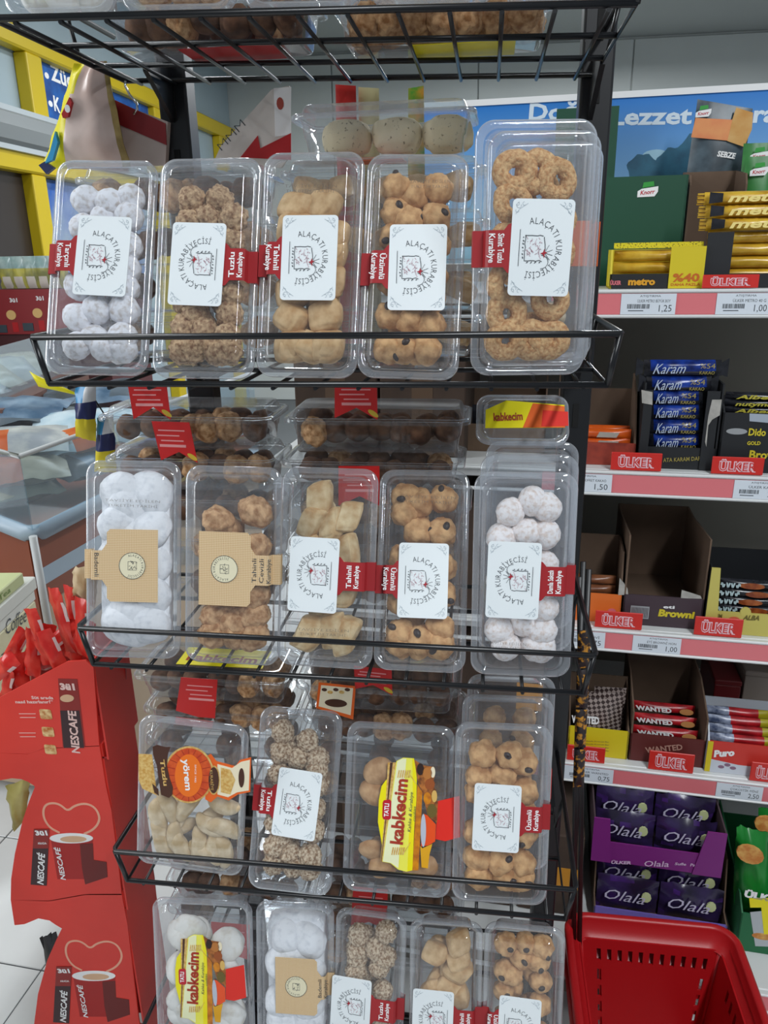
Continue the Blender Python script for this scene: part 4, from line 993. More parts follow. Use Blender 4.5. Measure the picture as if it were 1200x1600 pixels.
part('lettering', MB().text('%40', (xs + .006, .011), (W - .006, .011), .012, .0036, 0, .03), mat('orange_ink', 'c8641c', .5), root, F); part('lettering', MB().text('DAHA FAZLA', (xs + .004, .004), (W - .004, .004), .004, .0036, 0, .02), mat('orange_ink', 'c8641c', .5), root, F)
for k in range(3):
    y = Z0 + .0045 + .019 * k
    bar(gframe(.040), rect(xa + .006, xb - .008, y, y + .0185), .012, FOILY, 'gold wrapped bar in the yellow and black carton, %s' % ('lowest', 'middle', 'uppermost')[k], 'gold bars in the yellow and black carton', seed=k)
y0 = Z0 + .0635
single('header_card', MB().box(xa + .004, xb - .002, y0, y0 + .009, -.003, 0), mat('yellow_dot_print', 'e6d41c', .5, h2='6a5a10', scale=420, thr=(.55, .62)), 'yellow dotted strip across the top of the yellow and black carton', 'card', gframe(.030))
# gold bar stack
(x0, _), (x1, _) = gx(1100, 420, .02), gx(1140, 420, .02); xr = x1 + .135
root, F = tray('display_carton', 'black display carton stacked full of gold bars at the right of the topmost shelf', x0, xr, Z0, Z0 + .022, Z0 + .064, .020, .12, BOXK, BOXK, 'cartons on the topmost shelf')
part('corner_panel', MB().box(0, x1 - x0, 0, gx(1120, 363, .02)[1] - Z0, 0, .003), BOXK, root, F)
DROP = mat('chocolate_drop', '4a1f22', .4)
for k in range(7):
    y = Z0 + .010 + k * .0195
    loose = k > 3; xl = x0 + .004 - (.014 if loose else 0) + (.012 * (6 - k) * .3 if loose else 0)
    S = gframe(.045 if not loose else .030)
    r = bar(S, rect(xl, xl + .150, y, y + .0198), .0135, FOILY, 'gold wrapped bar in the right-hand stack, %s from below' % ('first', 'second', 'third', 'fourth', 'fifth', 'sixth', 'seventh')[k], 'gold bars in the black carton', 'metro' if loose else None, mat('pale_gold_ink', 'f6e08a', .35), hh=.62, x0=.22, x1=.86, seed=k)
    part('print', MB().prism(oval(xl + (.118 if not loose else .112), y + .006, .012, .0065, 12, .3), .0138, .0150), DROP, r, S)
    if loose:
        e = MB()
        for i in range(6): e.box(xl - .010, xl + .004, y + .001 + i * .003, y + .0035 + i * .003, -.006 + (i % 2) * .003, -.002 + (i % 2) * .003)
        part('crimp', e, FOILY, r, S)
        part('panel', MB().prism([(xl + .006, y + .002), (xl + .026, y + .004), (xl + .026, y + .017), (xl + .006, y + .019)], .0110, .0138), FOILK, r, S)
# green soup display, behind
(x0, yb), (x1, _) = gx(962, 375, .14), gx(1066, 375, .14); yt = gx(1010, 275, .14)[1]
root, F = tray('display_carton', 'dark green display carton with a small logo behind the yellow carton', x0 - .06, x1, Z0, yt, yt + .004, .14, .25, BOXG, BOXG, 'cartons on the topmost shelf', sides=[(0, 0), (.11, 0), (.11, yt - Z0), (0, yt - Z0)])
def logo(par, S, cx, cy, w_, z=.0008, rot=0.0):
    c, s_ = math.cos(rot), math.sin(rot); q = lambda x, y: (cx + (x * c - y * s_) * w_, cy + (x * s_ + y * c) * w_)
    part('badge', MB().prism([q(-.5, -.24), (q(.35, -.22)), q(.5, .0), q(.5, .26), q(-.3, .16), q(-.5, .05)], z - .0004, z), TXTW, par, S)
    part('badge', MB().prism([q(-.28, .2), q(.3, .28), q(.26, .5), q(-.24, .46)], z - .0004, z), mat('leaf_green', '2f9a3a', .5), par, S)
    t = MB(); a, b = q(-.36, -.13), q(.36, -.08); t.text('Knorr', a, b, w_ * .2, z + .0003, 0, .02, .2); part('lettering', t, mat('logo_red', 'c22a3a', .5), par, S)
a = loc2(F, 1012, 300); logo(root, F, a[0], a[1], .034)
S = gframe(.385); (x0, y0), (x1, y1) = loc2(S, 868, 212), loc2(S, 968, 165)
single('header_card', MB().box(x0, x1, Z0, y1, -.004, 0), BOXG, 'dark green header card standing behind the right rack post', 'card', S)
# brown open carton and the grey packet in it
S = gframe(.20); (x0, y0), (x1, y1) = loc2(S, 1068, 385), loc2(S, 1172, 258)
root, F = tray('display_carton', 'open brown carton behind the gold bar stack holding a grey packet', x0, x1, Z0, Z0 + .05, y1, .20, .30, BROWN, INNER, 'cartons on the topmost shelf', sides=[(0, 0), (.10, 0), (.10, y1 - Z0), (.012, y1 - Z0 - .012), (0, y1 - Z0 - .03)])
S = gframe(.315); c = pp(S, [(1090, 155), (1176, 170), (1158, 262), (1070, 262)]); c[2] = (c[2][0] - .0, Z0 + .10); c[3] = (c[3][0], Z0 + .10)
PKG = mat('slate_packet', '39444c', .35, h2='566670', scale=30)
r = thing('soup_packet', 'grey packet with orange band and toast picture standing in the open brown carton', 'packet', S)
part('pouch', pillow(c, .012, None, 10, 10, .2, 4), PKG, r)
part('band', MB().prism(pp(S, [(1085, 186), (1146, 189), (1142, 222), (1078, 216)]), .0125, .0138), mat('coral_print', 'dd7a4a', .45, h2='e69a5c', scale=20), r)
part('toast', MB().prism(pp(S, [(1148, 170), (1174, 178), (1172, 204), (1160, 231), (1134, 222), (1142, 188)]), .0125, .0142), mat('toast_print', 'd9ae6c', .55, h2='c98f42', scale=24), r)
a = loc2(S, 1099, 177, .013); logo(r, S, a[0], a[1], .027, .0136)
a, b = loc2(S, 1120, 244, .013), loc2(S, 1148, 248, .013); part('lettering', MB().text('SEBZE', a, b, .009, .0136, 0, .04), TXTW, r)
# the packet stands on a low box inside the carton
single('spacer_box', MB().bbox(x0 + .004, x1 - .004, Z0 + .0032, Z0 + .098, -.012, .014, .002), BROWN, 'brown block under the grey packet in the open brown carton', 'carton', S)
S = gframe(.25)
for k, (u, v0, v1) in enumerate(((1188, 222, 262), (1190, 246, 300))):
    c = pp(S, [(1166 - k * 3, v0), (1215, v0 - 2), (1215, v1), (1166 - k * 3, v1)])
    Sk = gframe(.27 - .03 * k); c[2] = (c[2][0], Z0 + .001); c[3] = (c[3][0], Z0 + .001)
    r = single('soup_packet', pillow(c, .012, lambda s, t, g: 0 if t < .5 else 1, 8, 8, .2, 6 + k), [mat('bright_green_packet', '3f8a44', .4, h2='2a6a34', scale=20), mat('grey_packet', '9aa39c', .4)], 'green and grey packet at the right end of the topmost shelf, %s' % ('behind' if k == 0 else 'in front'), 'packet', Sk, 'green packets on the topmost shelf')
    a = loc2(Sk, 1186, v0 + 22, .013); logo(r, Sk, a[0], a[1], .03, .0135)
# poster and its frame, standing on the gondola top
S = gframe(.448); (x0, y1), (x1, _) = loc2(S, 735, 157), loc2(S, 1260, 147); y1 = loc2(S, 960, 154)[1]
po = thing('header_poster', 'blue sky header poster with white lettering above the topmost shelf', 'poster', S)
x0 -= .1
sky = bpy.data.materials.new('poster_sky_print'); sky.use_nodes = True; nt = sky.node_tree; tc = nt.nodes.new('ShaderNodeTexCoord'); sx = nt.nodes.new('ShaderNodeSeparateXYZ'); mr = nt.nodes.new('ShaderNodeMapRange'); cr = nt.nodes.new('ShaderNodeValToRGB')
nt.links.new(tc.outputs['Object'], sx.inputs[0]); nt.links.new(sx.outputs['Y'], mr.inputs[0]); mr.inputs[1].default_value = y1 - .30; mr.inputs[2].default_value = y1; nt.links.new(mr.outputs[0], cr.inputs[0]); nt.links.new(cr.outputs[0], nt.nodes['Principled BSDF'].inputs['Base Color'])
cr.color_ramp.elements[0].color = rgb('a8d8ee'); cr.color_ramp.elements[1].color = rgb('1478cc'); nt.nodes['Principled BSDF'].inputs['Roughness'].default_value = .5
part('board', MB().box(x0, x1, 1.402, y1, -.003, 0), sky, po)
part('frame', MB().box(x0, x1, y1, y1 + .012, -.006, .004), TXTW, po)
for wd, (u0, v0), (u1, v1) in (('Doğal', (826, 187), (932, 187)), ('Lezzet', (953, 195), (1080, 193)), ('ra', (1176, 191), (1212, 190))):
    a, b = loc2(S, u0, v0), loc2(S, u1, v1); part('lettering', MB().text(wd, a, b, .0300, .0006, 0, .03), mat('poster_white', 'dbe9f4', .6), po)
tr_ = mat('poster_tree_print', '2b5a74', .6, h2='35708a', scale=30)
for i, (u, v, ru, rv) in enumerate(((1003, 262, 22, 20), (1052, 258, 26, 26), (1085, 245, 26, 34), (1030, 272, 40, 12), (1150, 262, 40, 30))):
    a = loc2(S, u, v); k = .00133
    part('tree_print', MB().prism([(a[0] + ru * k * math.cos(q) * (1 + .10 * math.sin(5 * q)), a[1] + rv * k * math.sin(q) * (1 + .08 * math.sin(7 * q))) for q in (2 * PI * j / 28 for j in range(28))], .0003 + i * .0001, .0006 + i * .0001), tr_, po)
part('cloud_print', MB().prism([(loc2(S, 1024, 250)[0] + .034 * math.cos(q) * (1 + .1 * math.sin(4 * q)), loc2(S, 1024, 250)[1] + .02 * math.sin(q)) for q in (2 * PI * j / 24 for j in range(24))], .0001, .0002), mat('cloud_print', 'a9d3e6', .6), po)

# ---- second shelf
Z1 = SHZ[1] + .0006
(x0, _), (x1, _) = gx(868, 725, .03), gx(991, 725, .03); lp = gx(950, 692, .03)[1]
root, F = tray('display_carton', 'brick red carton of orange bars beside the right rack post', x0, x1, Z1, lp, gx(940, 606, .15)[1], .03, .15, mat('brick_board', '9a3a28', .6, h2='7e2c20', scale=60), INNER, 'cartons on the second shelf', sides=[(0, 0), (.12, 0), (.12, .15), (.05, .12), (.0, lp - Z1)])
for k in range(4):
    y = lp - .012 + k // 2 * .016
    S = gframe(.05 + .03 * (k % 2)); r = bar(S, rect(x0 + .008, x1 - .008, y, y + .018), .010, FOILO, 'orange wrapped bar in the brick red carton, %s' % ('lower front', 'lower back', 'upper front', 'upper back')[k], 'orange bars on the second shelf', seed=k + 3)
    part('print', MB().prism([(x0 + .07, y + .004), (x0 + .105, y + .004), (x0 + .110, y + .013), (x0 + .075, y + .014)], .0112, .0116), mat('silver_grey_print', 'a8a096', .4), r, S)
# black carton with blue bars
(x0, _), (x1, _) = gx(996, 728, .02), gx(1117, 728, .02); lp = gx(1050, 699, .02)[1]; tp = gx(1000, 598, .02)[1]
root, F = tray('display_carton', 'black torn carton with a tall stack of blue bars on the second shelf', x0, x1, Z1, lp, tp, .02, .12, BOXK, BOXK, 'cartons on the second shelf', sides=[(0, 0), (.10, 0), (.10, tp - Z1), (0, tp - Z1)])
for u0, u1 in ((996, 1017), (1101, 1121)):
    a, b = gx(u0, 650, .02)[0] - x0, gx(u1, 650, .02)[0] - x0
    part('corner_panel', MB().box(max(0, a), min(x1 - x0, b), 0, tp - Z1 - .012, 0, .003), BOXK, root, F)
TORN = mat('torn_board', 'b3b0aa', .9, var=.2, scale=80)
part('torn_edge', MB().prism(pp(F, [(1002, 609), (1019, 612), (1019, 632), (1003, 629)]), .0003, .0042), TORN, root, F)
part('torn_edge', MB().prism(pp(F, [(1112, 624), (1127, 624), (1124, 648), (1112, 655), (1106, 664), (1103, 697), (1101, 690), (1106, 650)]), .0003, .0042), TORN, root, F)
t = MB(); a, b = loc2(F, 1036, 722), loc2(F, 1100, 719); t.text('ATA KARAM DARK', a, b, .0072, .0006, 0, .01); part('lettering', t, mat('dull_gold_ink', 'a39348', .5), root, F)
S = gframe(.042)
for k, v in enumerate((690, 667, 643, 621, 600, 575)):
    w0, w1 = (1014, 1098) if k < 4 else ((1010, 1112) if k == 4 else (1006, 1128))
    c = pp(S, [(w0, v - 13), (w1, v - 13), (w1, v + 12), (w0, v + 12)])
    if k < 4: c = [(max(x0 + .006, min(x1 - .006, q[0])), q[1]) for q in c]
    r = bar(S, c, .012, FOILB, 'blue wrapped bar in the black torn carton, %s from below' % ('first', 'second', 'third', 'fourth', 'fifth', 'sixth')[k], 'blue bars on the second shelf', 'Karam', mat('pale_blue_ink', 'b9c6dc', .4), hh=.62, x0=.10, x1=.52, bold=.0, shear=.5,
            mf=lambda s, t, g: 1 if (t > .70 or s < .06 or s > .94) else 0, mats=[FOILB, FOILK], seed=k)
    h = c[0][1] - c[3][1]; xe = c[1][0]
    t = MB(); t.text('%54', (xe - .036, c[2][1] + h * .50), (xe - .012, c[2][1] + h * .50), h * .3, .0142); t.text('KAKAO', (xe - .036, c[2][1] + h * .14), (xe - .012, c[2][1] + h * .14), h * .2, .0142)
    part('lettering', t, mat('dull_gold_ink', 'a39348', .5), r, S)
    if k >= 4:
        for s_ in (-1, 1):
            xx = c[0][0] if s_ < 0 else c[1][0]
            part('crimp', MB().prism([(xx, c[3][1] + .004), (xx + s_ * .012, c[3][1]), (xx + s_ * .012, c[0][1] + .004), (xx, c[0][1] - .004)], -.002, .001), FOILK, r, S)
# right black carton
(x0, _), x1 = gx(1119, 735, .015), .36; lp = gx(1150, 645, .015)[1]
root, F = tray('display_carton', 'black carton with yellow lettering at the right end of the second shelf', x0, x1, Z1, lp, lp + .012, .015, .12, BOXK, BOXK, 'cartons on the second shelf')
for wd, p0, p1, h in (('Dido', (1169, 680), (1196, 681), .012), ('GOLD', (1167, 695), (1188, 695), .006), ('Browni', (1170, 716), (1225, 718), .014)):
    a, b = loc2(F, *p0), loc2(F, *p1); part('lettering', MB().text(wd, a, b, h, .0006, 0, .03), mat('lettering_yellow', 'd3c02c', .5), root, F)
part('window', MB().prism(pp(F, [(1171, 646), (1215, 648), (1215, 662), (1171, 658)]), .0003, .0006), mat('silver_print2', 'a6b0bd', .4), root, F)
part('oval', MB().prism(oval(*loc2(F, 1151, 674), .017, .0055, 18), .0003, .0006), mat('grey_print', '9a9da0', .5), root, F)
for k in range(3):
    y = lp - .006 + k * .012; S = gframe(.045)
    bar(S, rect(x0 + .006, x0 + .15, y, y + .013), .012, FOILK, 'black and gold wrapped bar on the black carton with yellow lettering, %s' % ('lowest', 'middle', 'uppermost')[k], 'black bars on the second shelf', 'nutymax' if k == 1 else 'Albeni', mat('dim_gold_ink', 'b8ad3a', .5), hh=.5, x0=.1, x1=.6, seed=k)
# left: black packets and a brown carton seen past the rack
S = gframe(.12); c = pp(S, [(738, 632), (838, 634), (843, 668), (738, 668)])
(xa, ya), (xb, yb) = loc2(S, 735, 735), loc2(S, 842, 735)
root, F = tray('display_carton', 'brown carton holding a black packet seen between the rack stacks', c[3][0] - .02, c[2][0] + .012, Z1, c[2][1] + .008, c[2][1] + .06, .10, .22, BROWN, INNER, 'cartons on the second shelf', sides=[(0, 0), (.12, 0), (.12, .145), (.05, .12), (0, .06)])
r = single('snack_packet', pillow(c, .012, None, 10, 6, .3, 9), [FOILK], 'black packet with white lettering seen between the rack stacks', 'packet', S)
part('lettering', MB().text('Olala', (c[3][0] + .035, c[3][1] + .010), (c[2][0] - .012, c[3][1] + .010), .016, .0150, 0, .01, .4), TXTW, r, S)

# ---- third shelf
Z2 = SHZ[2] + .0006
(x0, _), (x1, _) = gx(868, 968, .02), gx(969, 968, .02); lp = gx(940, 928, .02)[1]
root, F = tray('display_carton', 'orange-fronted carton of brown bars on the third shelf', x0, x1 - .001, Z2, lp, gx(930, 836, .12)[1], .02, .13, BOXO, INNER, 'cartons on the third shelf')
for k in range(4):
    y = Z2 + .006 + k * .019; S = gframe(.05 + .004 * k)
    bar(S, rect(x0 + .01, x1 - .01, y, y + .0185), .011, mat('brown_foil', '6a3d26', .28, h2='8c5a3c', scale=24), 'brown wrapped bar in the orange-fronted carton, %s' % ('lowest', 'second', 'third', 'uppermost')[k], 'brown bars on the third shelf', seed=k)
part('print', MB().prism(oval(*loc2(F, 956, 955), .008, .006, 12), .0003, .0006), mat('maker_pink', 'd8707a', .5), root, F)
(x0, _), (x1, _) = gx(971, 975, .02), gx(1096, 975, .02); lp = gx(1030, 932, .02)[1]; bk = gx(1000, 790, .26)[1]; sd = gx(1108, 835, .02)[1]
root, F = tray('display_carton', 'empty torn plum-brown carton with yellow lettering on the third shelf', x0, x1, Z2, lp, bk, .02, .27, BOXD, INNER, 'cartons on the third shelf', sides=[(0, 0), (.25, 0), (.25, bk - Z2), (.18, bk - Z2), (0, sd - Z2 - .01)])
t = MB(); a, b = loc2(F, 1028, 962), loc2(F, 1085, 966); t.text('Browni', a, b, .0135, .0006, 0, .05, .1); part('lettering', t, mat('lettering_yellow', 'd3c02c', .5), root, F)
t = MB(); a, b = loc2(F, 1036, 950), loc2(F, 1054, 951); t.text('eti', a, b, .006, .0006, 0, .03); part('lettering', t, TXTW, root, F)
bc = MB(); (ax, ay), (bx_, by_) = loc2(F, 984, 965), loc2(F, 1015, 948); bc.box(ax, bx_, ay, by_, .0002, .0005); part('barcode_patch', bc, mat('grey_print', '9a9da0', .5), root, F)
bk_ = MB()
for i in range(12): bk_.box(ax + .002 + i * .0026, ax + .0032 + i * .0026, ay + .002, by_ - .003, .0005, .0007)
part('barcode', bk_, BOXD, root, F)
for (p, q) in (((966, 905), (984, 930)), ((1064, 925), (1098, 935))):
    (ax, ay), (bx_, by_) = loc2(F, p[0], q[1]), loc2(F, q[0], p[1])
    part('torn_edge', MB().prism([(ax, ay), (bx_, ay + .002), (bx_ - .002, by_ * .4 + ay * .6), (ax * .5 + bx_ * .5, by_ * .7 + ay * .3), (ax, by_)], -.0035, -.0005), TORN, root, F)
(x0, _), x1 = gx(1099, 985, .012), .375; lp = gx(1150, 957, .012)[1]; st_ = gx(1110, 886, .012)[1]
root, F = tray('display_carton', 'khaki yellow carton of twisted candy bars at the right of the third shelf', x0, x1, Z2, lp, st_, .012, .12, BOXKH, BOXK, 'cartons on the third shelf', sides=[(0, 0), (.108, 0), (.108, st_ - Z2), (0, st_ - Z2)])
part('corner_panel', MB().prism([(0, 0), (gx(1123, 960, .012)[0] - x0, 0), (gx(1124, 900, .012)[0] - x0, st_ - Z2), (0, st_ - Z2)], 0, .003), BOXKH, root, F)
part('notch_tab', MB().prism(oval(*loc2(F, 1165, 957), .0095, .010, 16), -.003, 0), BOXKH, root, F)
t = MB(); a, b = loc2(F, 1102, 964), loc2(F, 1128, 965); t.text('BİSKREM', a, b, .007, .0006, 0, .03); a, b = loc2(F, 1160, 968), loc2(F, 1186, 969); t.text('ALBA', a, b, .009, .0006, 0, .04, .3); part('lettering', t, mat('olive_ink', '6b6128', .6), root, F)
part('print', MB().prism(oval(*loc2(F, 1147, 968), .010, .006, 14), .0003, .0006), mat('coral_spot', 'd06a4a', .5), root, F)
for k in range(5):
    y = Z2 + .018 + .0165 * k; S = gframe(.04)
    r = bar(S, rect(x0 + .022 , x0 + .15, y, y + .0165), .010, FOILK, 'dark bar with pale twisted lettering in the khaki yellow carton, %s from below' % ('first', 'second', 'third', 'fourth', 'fifth')[k], 'dark bars on the third shelf', 'ooo' if False else None, seed=k)
    t = MB()
    for i in range(4): t.stroke([(x0 + .024 + i * .009 + .006 * (a / 6), y + .0075 + .0045 * math.sin(a * 1.1 + i)) for a in range(7)], .0028, .0108, .0125)
    part('print', t, mat('pale_mint_print', 'bcd2d6', .4), r, S)
    part('print', MB().prism(oval(x0 + .078 + .012 * (k % 2), y + .008, .022, .0058, 14), .0105, .0122), mat('caramel_print', 'b5632a', .4, h2='7a3416', scale=60), r, S)
# ---- fourth shelf
Z3 = SHZ[3] + .0006
(x0, _), (x1, _) = gx(885, 1190, .02), gx(979, 1190, .02); lp = gx(945, 1140, .02)[1]
root, F = tray('display_carton', 'bright yellow carton with dark checkered packets on the fourth shelf', x0, x1, Z3, lp, lp + .07, .02, .12, BOXY, INNER, 'cartons on the fourth shelf', sides=[(0, 0), (.10, 0), (.10, lp - Z3 + .07), (.05, lp - Z3 + .03), (0, lp - Z3)])
t = MB()
for i in range(4):
    a, b = loc2(F, 912, 1158 + i * 4.6), loc2(F, 952, 1160 + i * 4.6); t.text('Kakaolu Kremalı Bar', a, b, .0024, .0006)
part('lettering', t, TXTK, root, F)
CHK = bpy.data.materials.new('checker_wrapper'); CHK.use_nodes = True; nt = CHK.node_tree; ck = nt.nodes.new('ShaderNodeTexChecker'); ck.inputs['Scale'].default_value = 150; tc = nt.nodes.new('ShaderNodeTexCoord'); mp = nt.nodes.new('ShaderNodeMapping'); mp.inputs['Rotation'].default_value = (0, 0, .6); mp.inputs['Scale'].default_value = (1, 1, .02)
ck.inputs['Color1'].default_value = rgb('9a8c86'); ck.inputs['Color2'].default_value = rgb('3a2c2a'); nt.links.new(tc.outputs['Object'], mp.inputs[0]); nt.links.new(mp.outputs[0], ck.inputs[0]); nt.links.new(ck.outputs[0], nt.nodes['Principled BSDF'].inputs['Base Color']); nt.nodes['Principled BSDF'].inputs['Roughness'].default_value = .3
for k in range(3):
    S = gframe(.035 + .022 * k) @ T(0, 0, 0); c = pp(S, [(905 + 12 * k, 1088 - 8 * k), (962 + 12 * k, 1092 - 8 * k), (955 + 14 * k, 1152), (895 + 14 * k, 1152)]); c = [(min(x1 - .006, max(x0 + .006, q[0])), max(q[1], Z3 + .005)) for q in c]
    r = single('wrapped_bar', pillow(c, .009, None, 8, 8, .2, k), [CHK], 'dark checkered packet in the bright yellow carton, %s' % ('frontmost', 'middle', 'rearmost')[k], 'snack bar', S, 'checkered packets on the fourth shelf')
    if k == 0:
        a, b = loc2(S, 893, 1128, .01), loc2(S, 936, 1131, .01); part('lettering', MB().text('WANTED', a, b, .016, .0112, 0, .05), TXTW, r, S)
        part('panel', MB().prism(pp(S, [(905, 1140), (952, 1144), (950, 1152), (905, 1150)]), .0098, .0108), BOXK, r, S)
(x0, _), (x1, _) = gx(981, 1194, .02), gx(1098, 1194, .02); lp = gx(1030, 1150, .02)[1]; bk = gx(1000, 1035, .16)[1]
root, F = tray('display_carton', 'maroon open carton with red bars and pale lettering on the fourth shelf', x0, x1, Z3, lp, bk, .02, .22, BOXM, INNER, 'cartons on the fourth shelf', sides=[(0, 0), (.20, 0), (.20, bk - Z3), (.10, bk - Z3), (0, lp - Z3 + .05)])
t = MB(); a, b = loc2(F, 1009, 1176), loc2(F, 1067, 1171); t.text('WANTED', a, b, .0125, .0006, 0, .03); part('lettering', t, mat('dusty_pink_ink', 'b58a7c', .5), root, F)
for k in range(3):
    y = lp - .018 + .013 * k; S = gframe(.05 + .025 * k) @ T(0, 0, 0)
    r = bar(S, rect(x0 + .008, x1 - .010, y, y + .020), .010, FOILR, 'red wrapped bar in the maroon carton, %s' % ('front', 'middle', 'rear')[k], 'red bars on the fourth shelf', 'WANTED', TXTW, hh=.5, x0=.04, x1=.62, bold=.05, shear=-.2, seed=k)
    part('print', MB().prism(oval(x1 - .028, y + .010, .014, .007, 12), .0108, .0122), mat('biscuit_print', 'c58a52', .5), r, S)
(x0, _), x1 = gx(1100, 1205, .012), .40; lp = gx(1150, 1162, .012)[1]
BWH = mat('white_board', 'cdd3dc', .6)
root, F = tray('display_carton', 'red and white carton with yellow edge at the right of the fourth shelf', x0, x1, Z3, lp, gx(1130, 1105, .10)[1], .012, .14, mat('scarlet_board', 'd03a30', .5), BWH, 'cartons on the fourth shelf')
w2 = x1 - x0; hh_ = lp - Z3
part('edge', MB().box(0, .010, 0, hh_, .0002, .0006), BOXY, root, F)
part('panel', MB().prism([(.010, 0), (w2, 0), (w2, hh_ * .30), (.06, hh_ * .32), (.010, hh_ * .42)], .0002, .0006), BWH, root, F)
a, b = loc2(F, 1115, 1182), loc2(F, 1148, 1180); part('lettering', MB().text('Puro', a, b, .014, .0009, 0, .06, .2), TXTW, root, F)
for i in range(3): part('print', MB().prism(oval(.030 + i * .011, hh_ * .20 + (i % 2) * .006, .006, .0038, 10), .0006, .0009), mat('mauve_print', '8a6a80', .5), root, F)
for k in range(4):
    S = gframe(.035 + .02 * k); y = lp - .014 + .008 * k
    r = bar(S, rect(x0 + .006, x1 - .012, y, y + .02), .009, FOILR, 'small red and white bar in the red and white carton, %s' % ('front', 'second', 'third', 'rear')[k], 'small bars on the fourth shelf', seed=k, mf=lambda s, t, g: 1 if s < .32 else (2 if s > .75 else 0), mats=[FOILR, mat('silver_blue_foil', 'a9b2c8', .25, h2='4a5470', scale=70), mat('olive_yellow_foil', 'a89c20', .3)])
# dark cartons at the back of the fourth shelf
for k, (u0, u1, v0, m_, lb) in enumerate(((1118, 1160, 1062, mat('dark_red_carton', '6a1418', .5), 'dark red carton standing at the back right of the fourth shelf'), (1166, 1215, 1048, mat('taupe_carton', '8d8076', .6), 'taupe carton standing at the far right back of the fourth shelf'))):
    (ax, ay), (bx_, by_) = gx(u0, v0, .20), gx(u1, v0, .20)
    r = thing('carton', lb, 'carton', G(ax, .20, Z3), 'cartons at the back of the fourth shelf')
    Hc = ay - Z3
    part('body', MB().bbox(0, bx_ - ax, 0, .15, 0, Hc - .012, .002), m_, r); part('lid', MB().bbox(-.001, bx_ - ax + .001, -.001, .151, Hc - .012, Hc, .002), m_, r)
# ---- bottom deck: purple cartons, green bags
Z4 = .1256; DP = -.10
(x0, _), (x1, _) = gx(926, 1440, DP), gx(1136, 1452, DP)
lw = gx(1050, 1362, DP)[1]
root, F = tray('display_carton', 'lower lilac carton of dark purple packets on the bottom deck', x0, x1, Z4, Z4 + .035, lw - .004, DP, DP + .22, BOXPL, INNER, 'purple cartons on the bottom deck', sides=[(0, 0), (.22, 0), (.22, lw - .004 - Z4), (.06, lw - .004 - Z4), (.03, .04), (0, .035)])
WTW = mat('lilac_white_ink', 'c9c2da', .5)
def packet(S, c, label, group, seed, words='Olala'):
    r = single('snack_packet', pillow(c, .013, lambda s, t, g: 1 if (t > .84 or noise.noise(Vector((s * 5, t * 5, seed))) > .33) else 0, 10, 9, .45, seed), [mat('dark_plum_foil', '211a30', .2, h2='3a2a5a', scale=18), FOILP], label, 'packet', S, group)
    h = c[0][1] - c[3][1]; w_ = c[1][0] - c[0][0]
    t = MB(); t.text(words, (c[3][0] + w_ * .12, c[3][1] + h * .45), (c[3][0] + w_ * .78, c[2][1] + h * .42), h * .30, .0175, 0, .0, .35); part('lettering', t, WTW, r, S)
    part('print', MB().prism(oval(c[3][0] + w_ * .80, c[3][1] + h * .62, w_ * .08, h * .14, 10), .0135, .0165), mat('cream_pistachio_print', 'c8cf9a', .5), r, S)
    return r
W = x1 - x0
for i in range(4):
    S = gframe(DP + .035 + .03 * (i // 2)); xx = x0 + .006 + (i % 2) * (W * .5 - .004); y = Z4 + .004 + .030 * (i // 2)
    packet(S, rect(xx, xx + W * .47, y, y + .085), 'dark purple packet in the lower lilac carton, %s %s' % (('left', 'right')[i % 2], ('front', 'back')[i // 2]), 'packets in the lower lilac carton', i + 11)
(xa, _), (xb, _) = gx(922, 1355, DP), gx(1128, 1362, DP); lo = lw; lp = gx(1040, 1330, DP)[1]; tp = gx(930, 1278, DP)[1]
root, F = tray('display_carton', 'upper purple carton with white lettering stacked over the lilac carton', xa, xb, lo, lp, tp, DP + .004, DP + .22, BOXP, mat('dark_inner_board', '4a3a40', .8), 'purple cartons on the bottom deck', sides=[(0, 0), (.216, 0), (.216, tp - lo), (0, tp - lo)])
W = xb - xa
part('corner_panel', MB().prism([(0, 0), (gx(955, 1340, DP)[0] - xa, 0), (gx(953, 1290, DP)[0] - xa, tp - lo), (0, tp - lo)], 0, .003), BOXP, root, F)
part('corner_panel', MB().prism([(W, 0), (gx(1085, 1340, DP)[0] - xa, 0), (gx(1108, 1290, DP)[0] - xa, tp - lo), (W, tp - lo)], 0, .003), BOXP, root, F)
for wd, p0, p1, h, b_ in (('ÜLKER', (955, 1349), (986, 1350), .007, .04), ('Olala', (1007, 1353), (1045, 1354), .013, .01), ('Sufle', (1054, 1351), (1072, 1352), .006, .02), ('Pasta Kek', (1078, 1353), (1114, 1355), .0065, .02)):
    a, b = loc2(F, *p0), loc2(F, *p1); part('lettering', MB().text(wd, a, b, h, .0008, 0, b_, .2), mat('pale_pink_ink', 'd8b8d8', .5), root, F)
for i in range(4):
    S = gframe(DP + .045 + .035 * (i // 2)); xx = xa + .008 + (i % 2) * (W * .5 - .006); y = lo + .012 + .028 * (i // 2)
    packet(S, rect(xx, xx + W * .46, y, y + .080), 'dark purple packet in the upper purple carton, %s %s' % (('left', 'right')[i % 2], ('front', 'back')[i // 2]), 'packets in the upper purple carton', i + 21)
GRN = mat('green_bag', '1f8a34', .25, h2='16702a', scale=10); GRNB = mat('dark_green_carton', '1d6a40', .6)
DG = -.12
(x0, _), x1 = gx(1146, 1500, DG), .52; lp = gx(1150, 1425, DG)[1]
root, F = tray('display_carton', 'green carton of puffed snack bags at the right of the bottom deck', x0, x1, Z4, lp, lp + .03, DG, DG + .25, GRNB, GRNB, 'purple cartons on the bottom deck' if False else None, sides=[(0, 0), (.25, 0), (.25, lp - Z4 + .06), (.03, lp - Z4 + .02), (0, lp - Z4)])
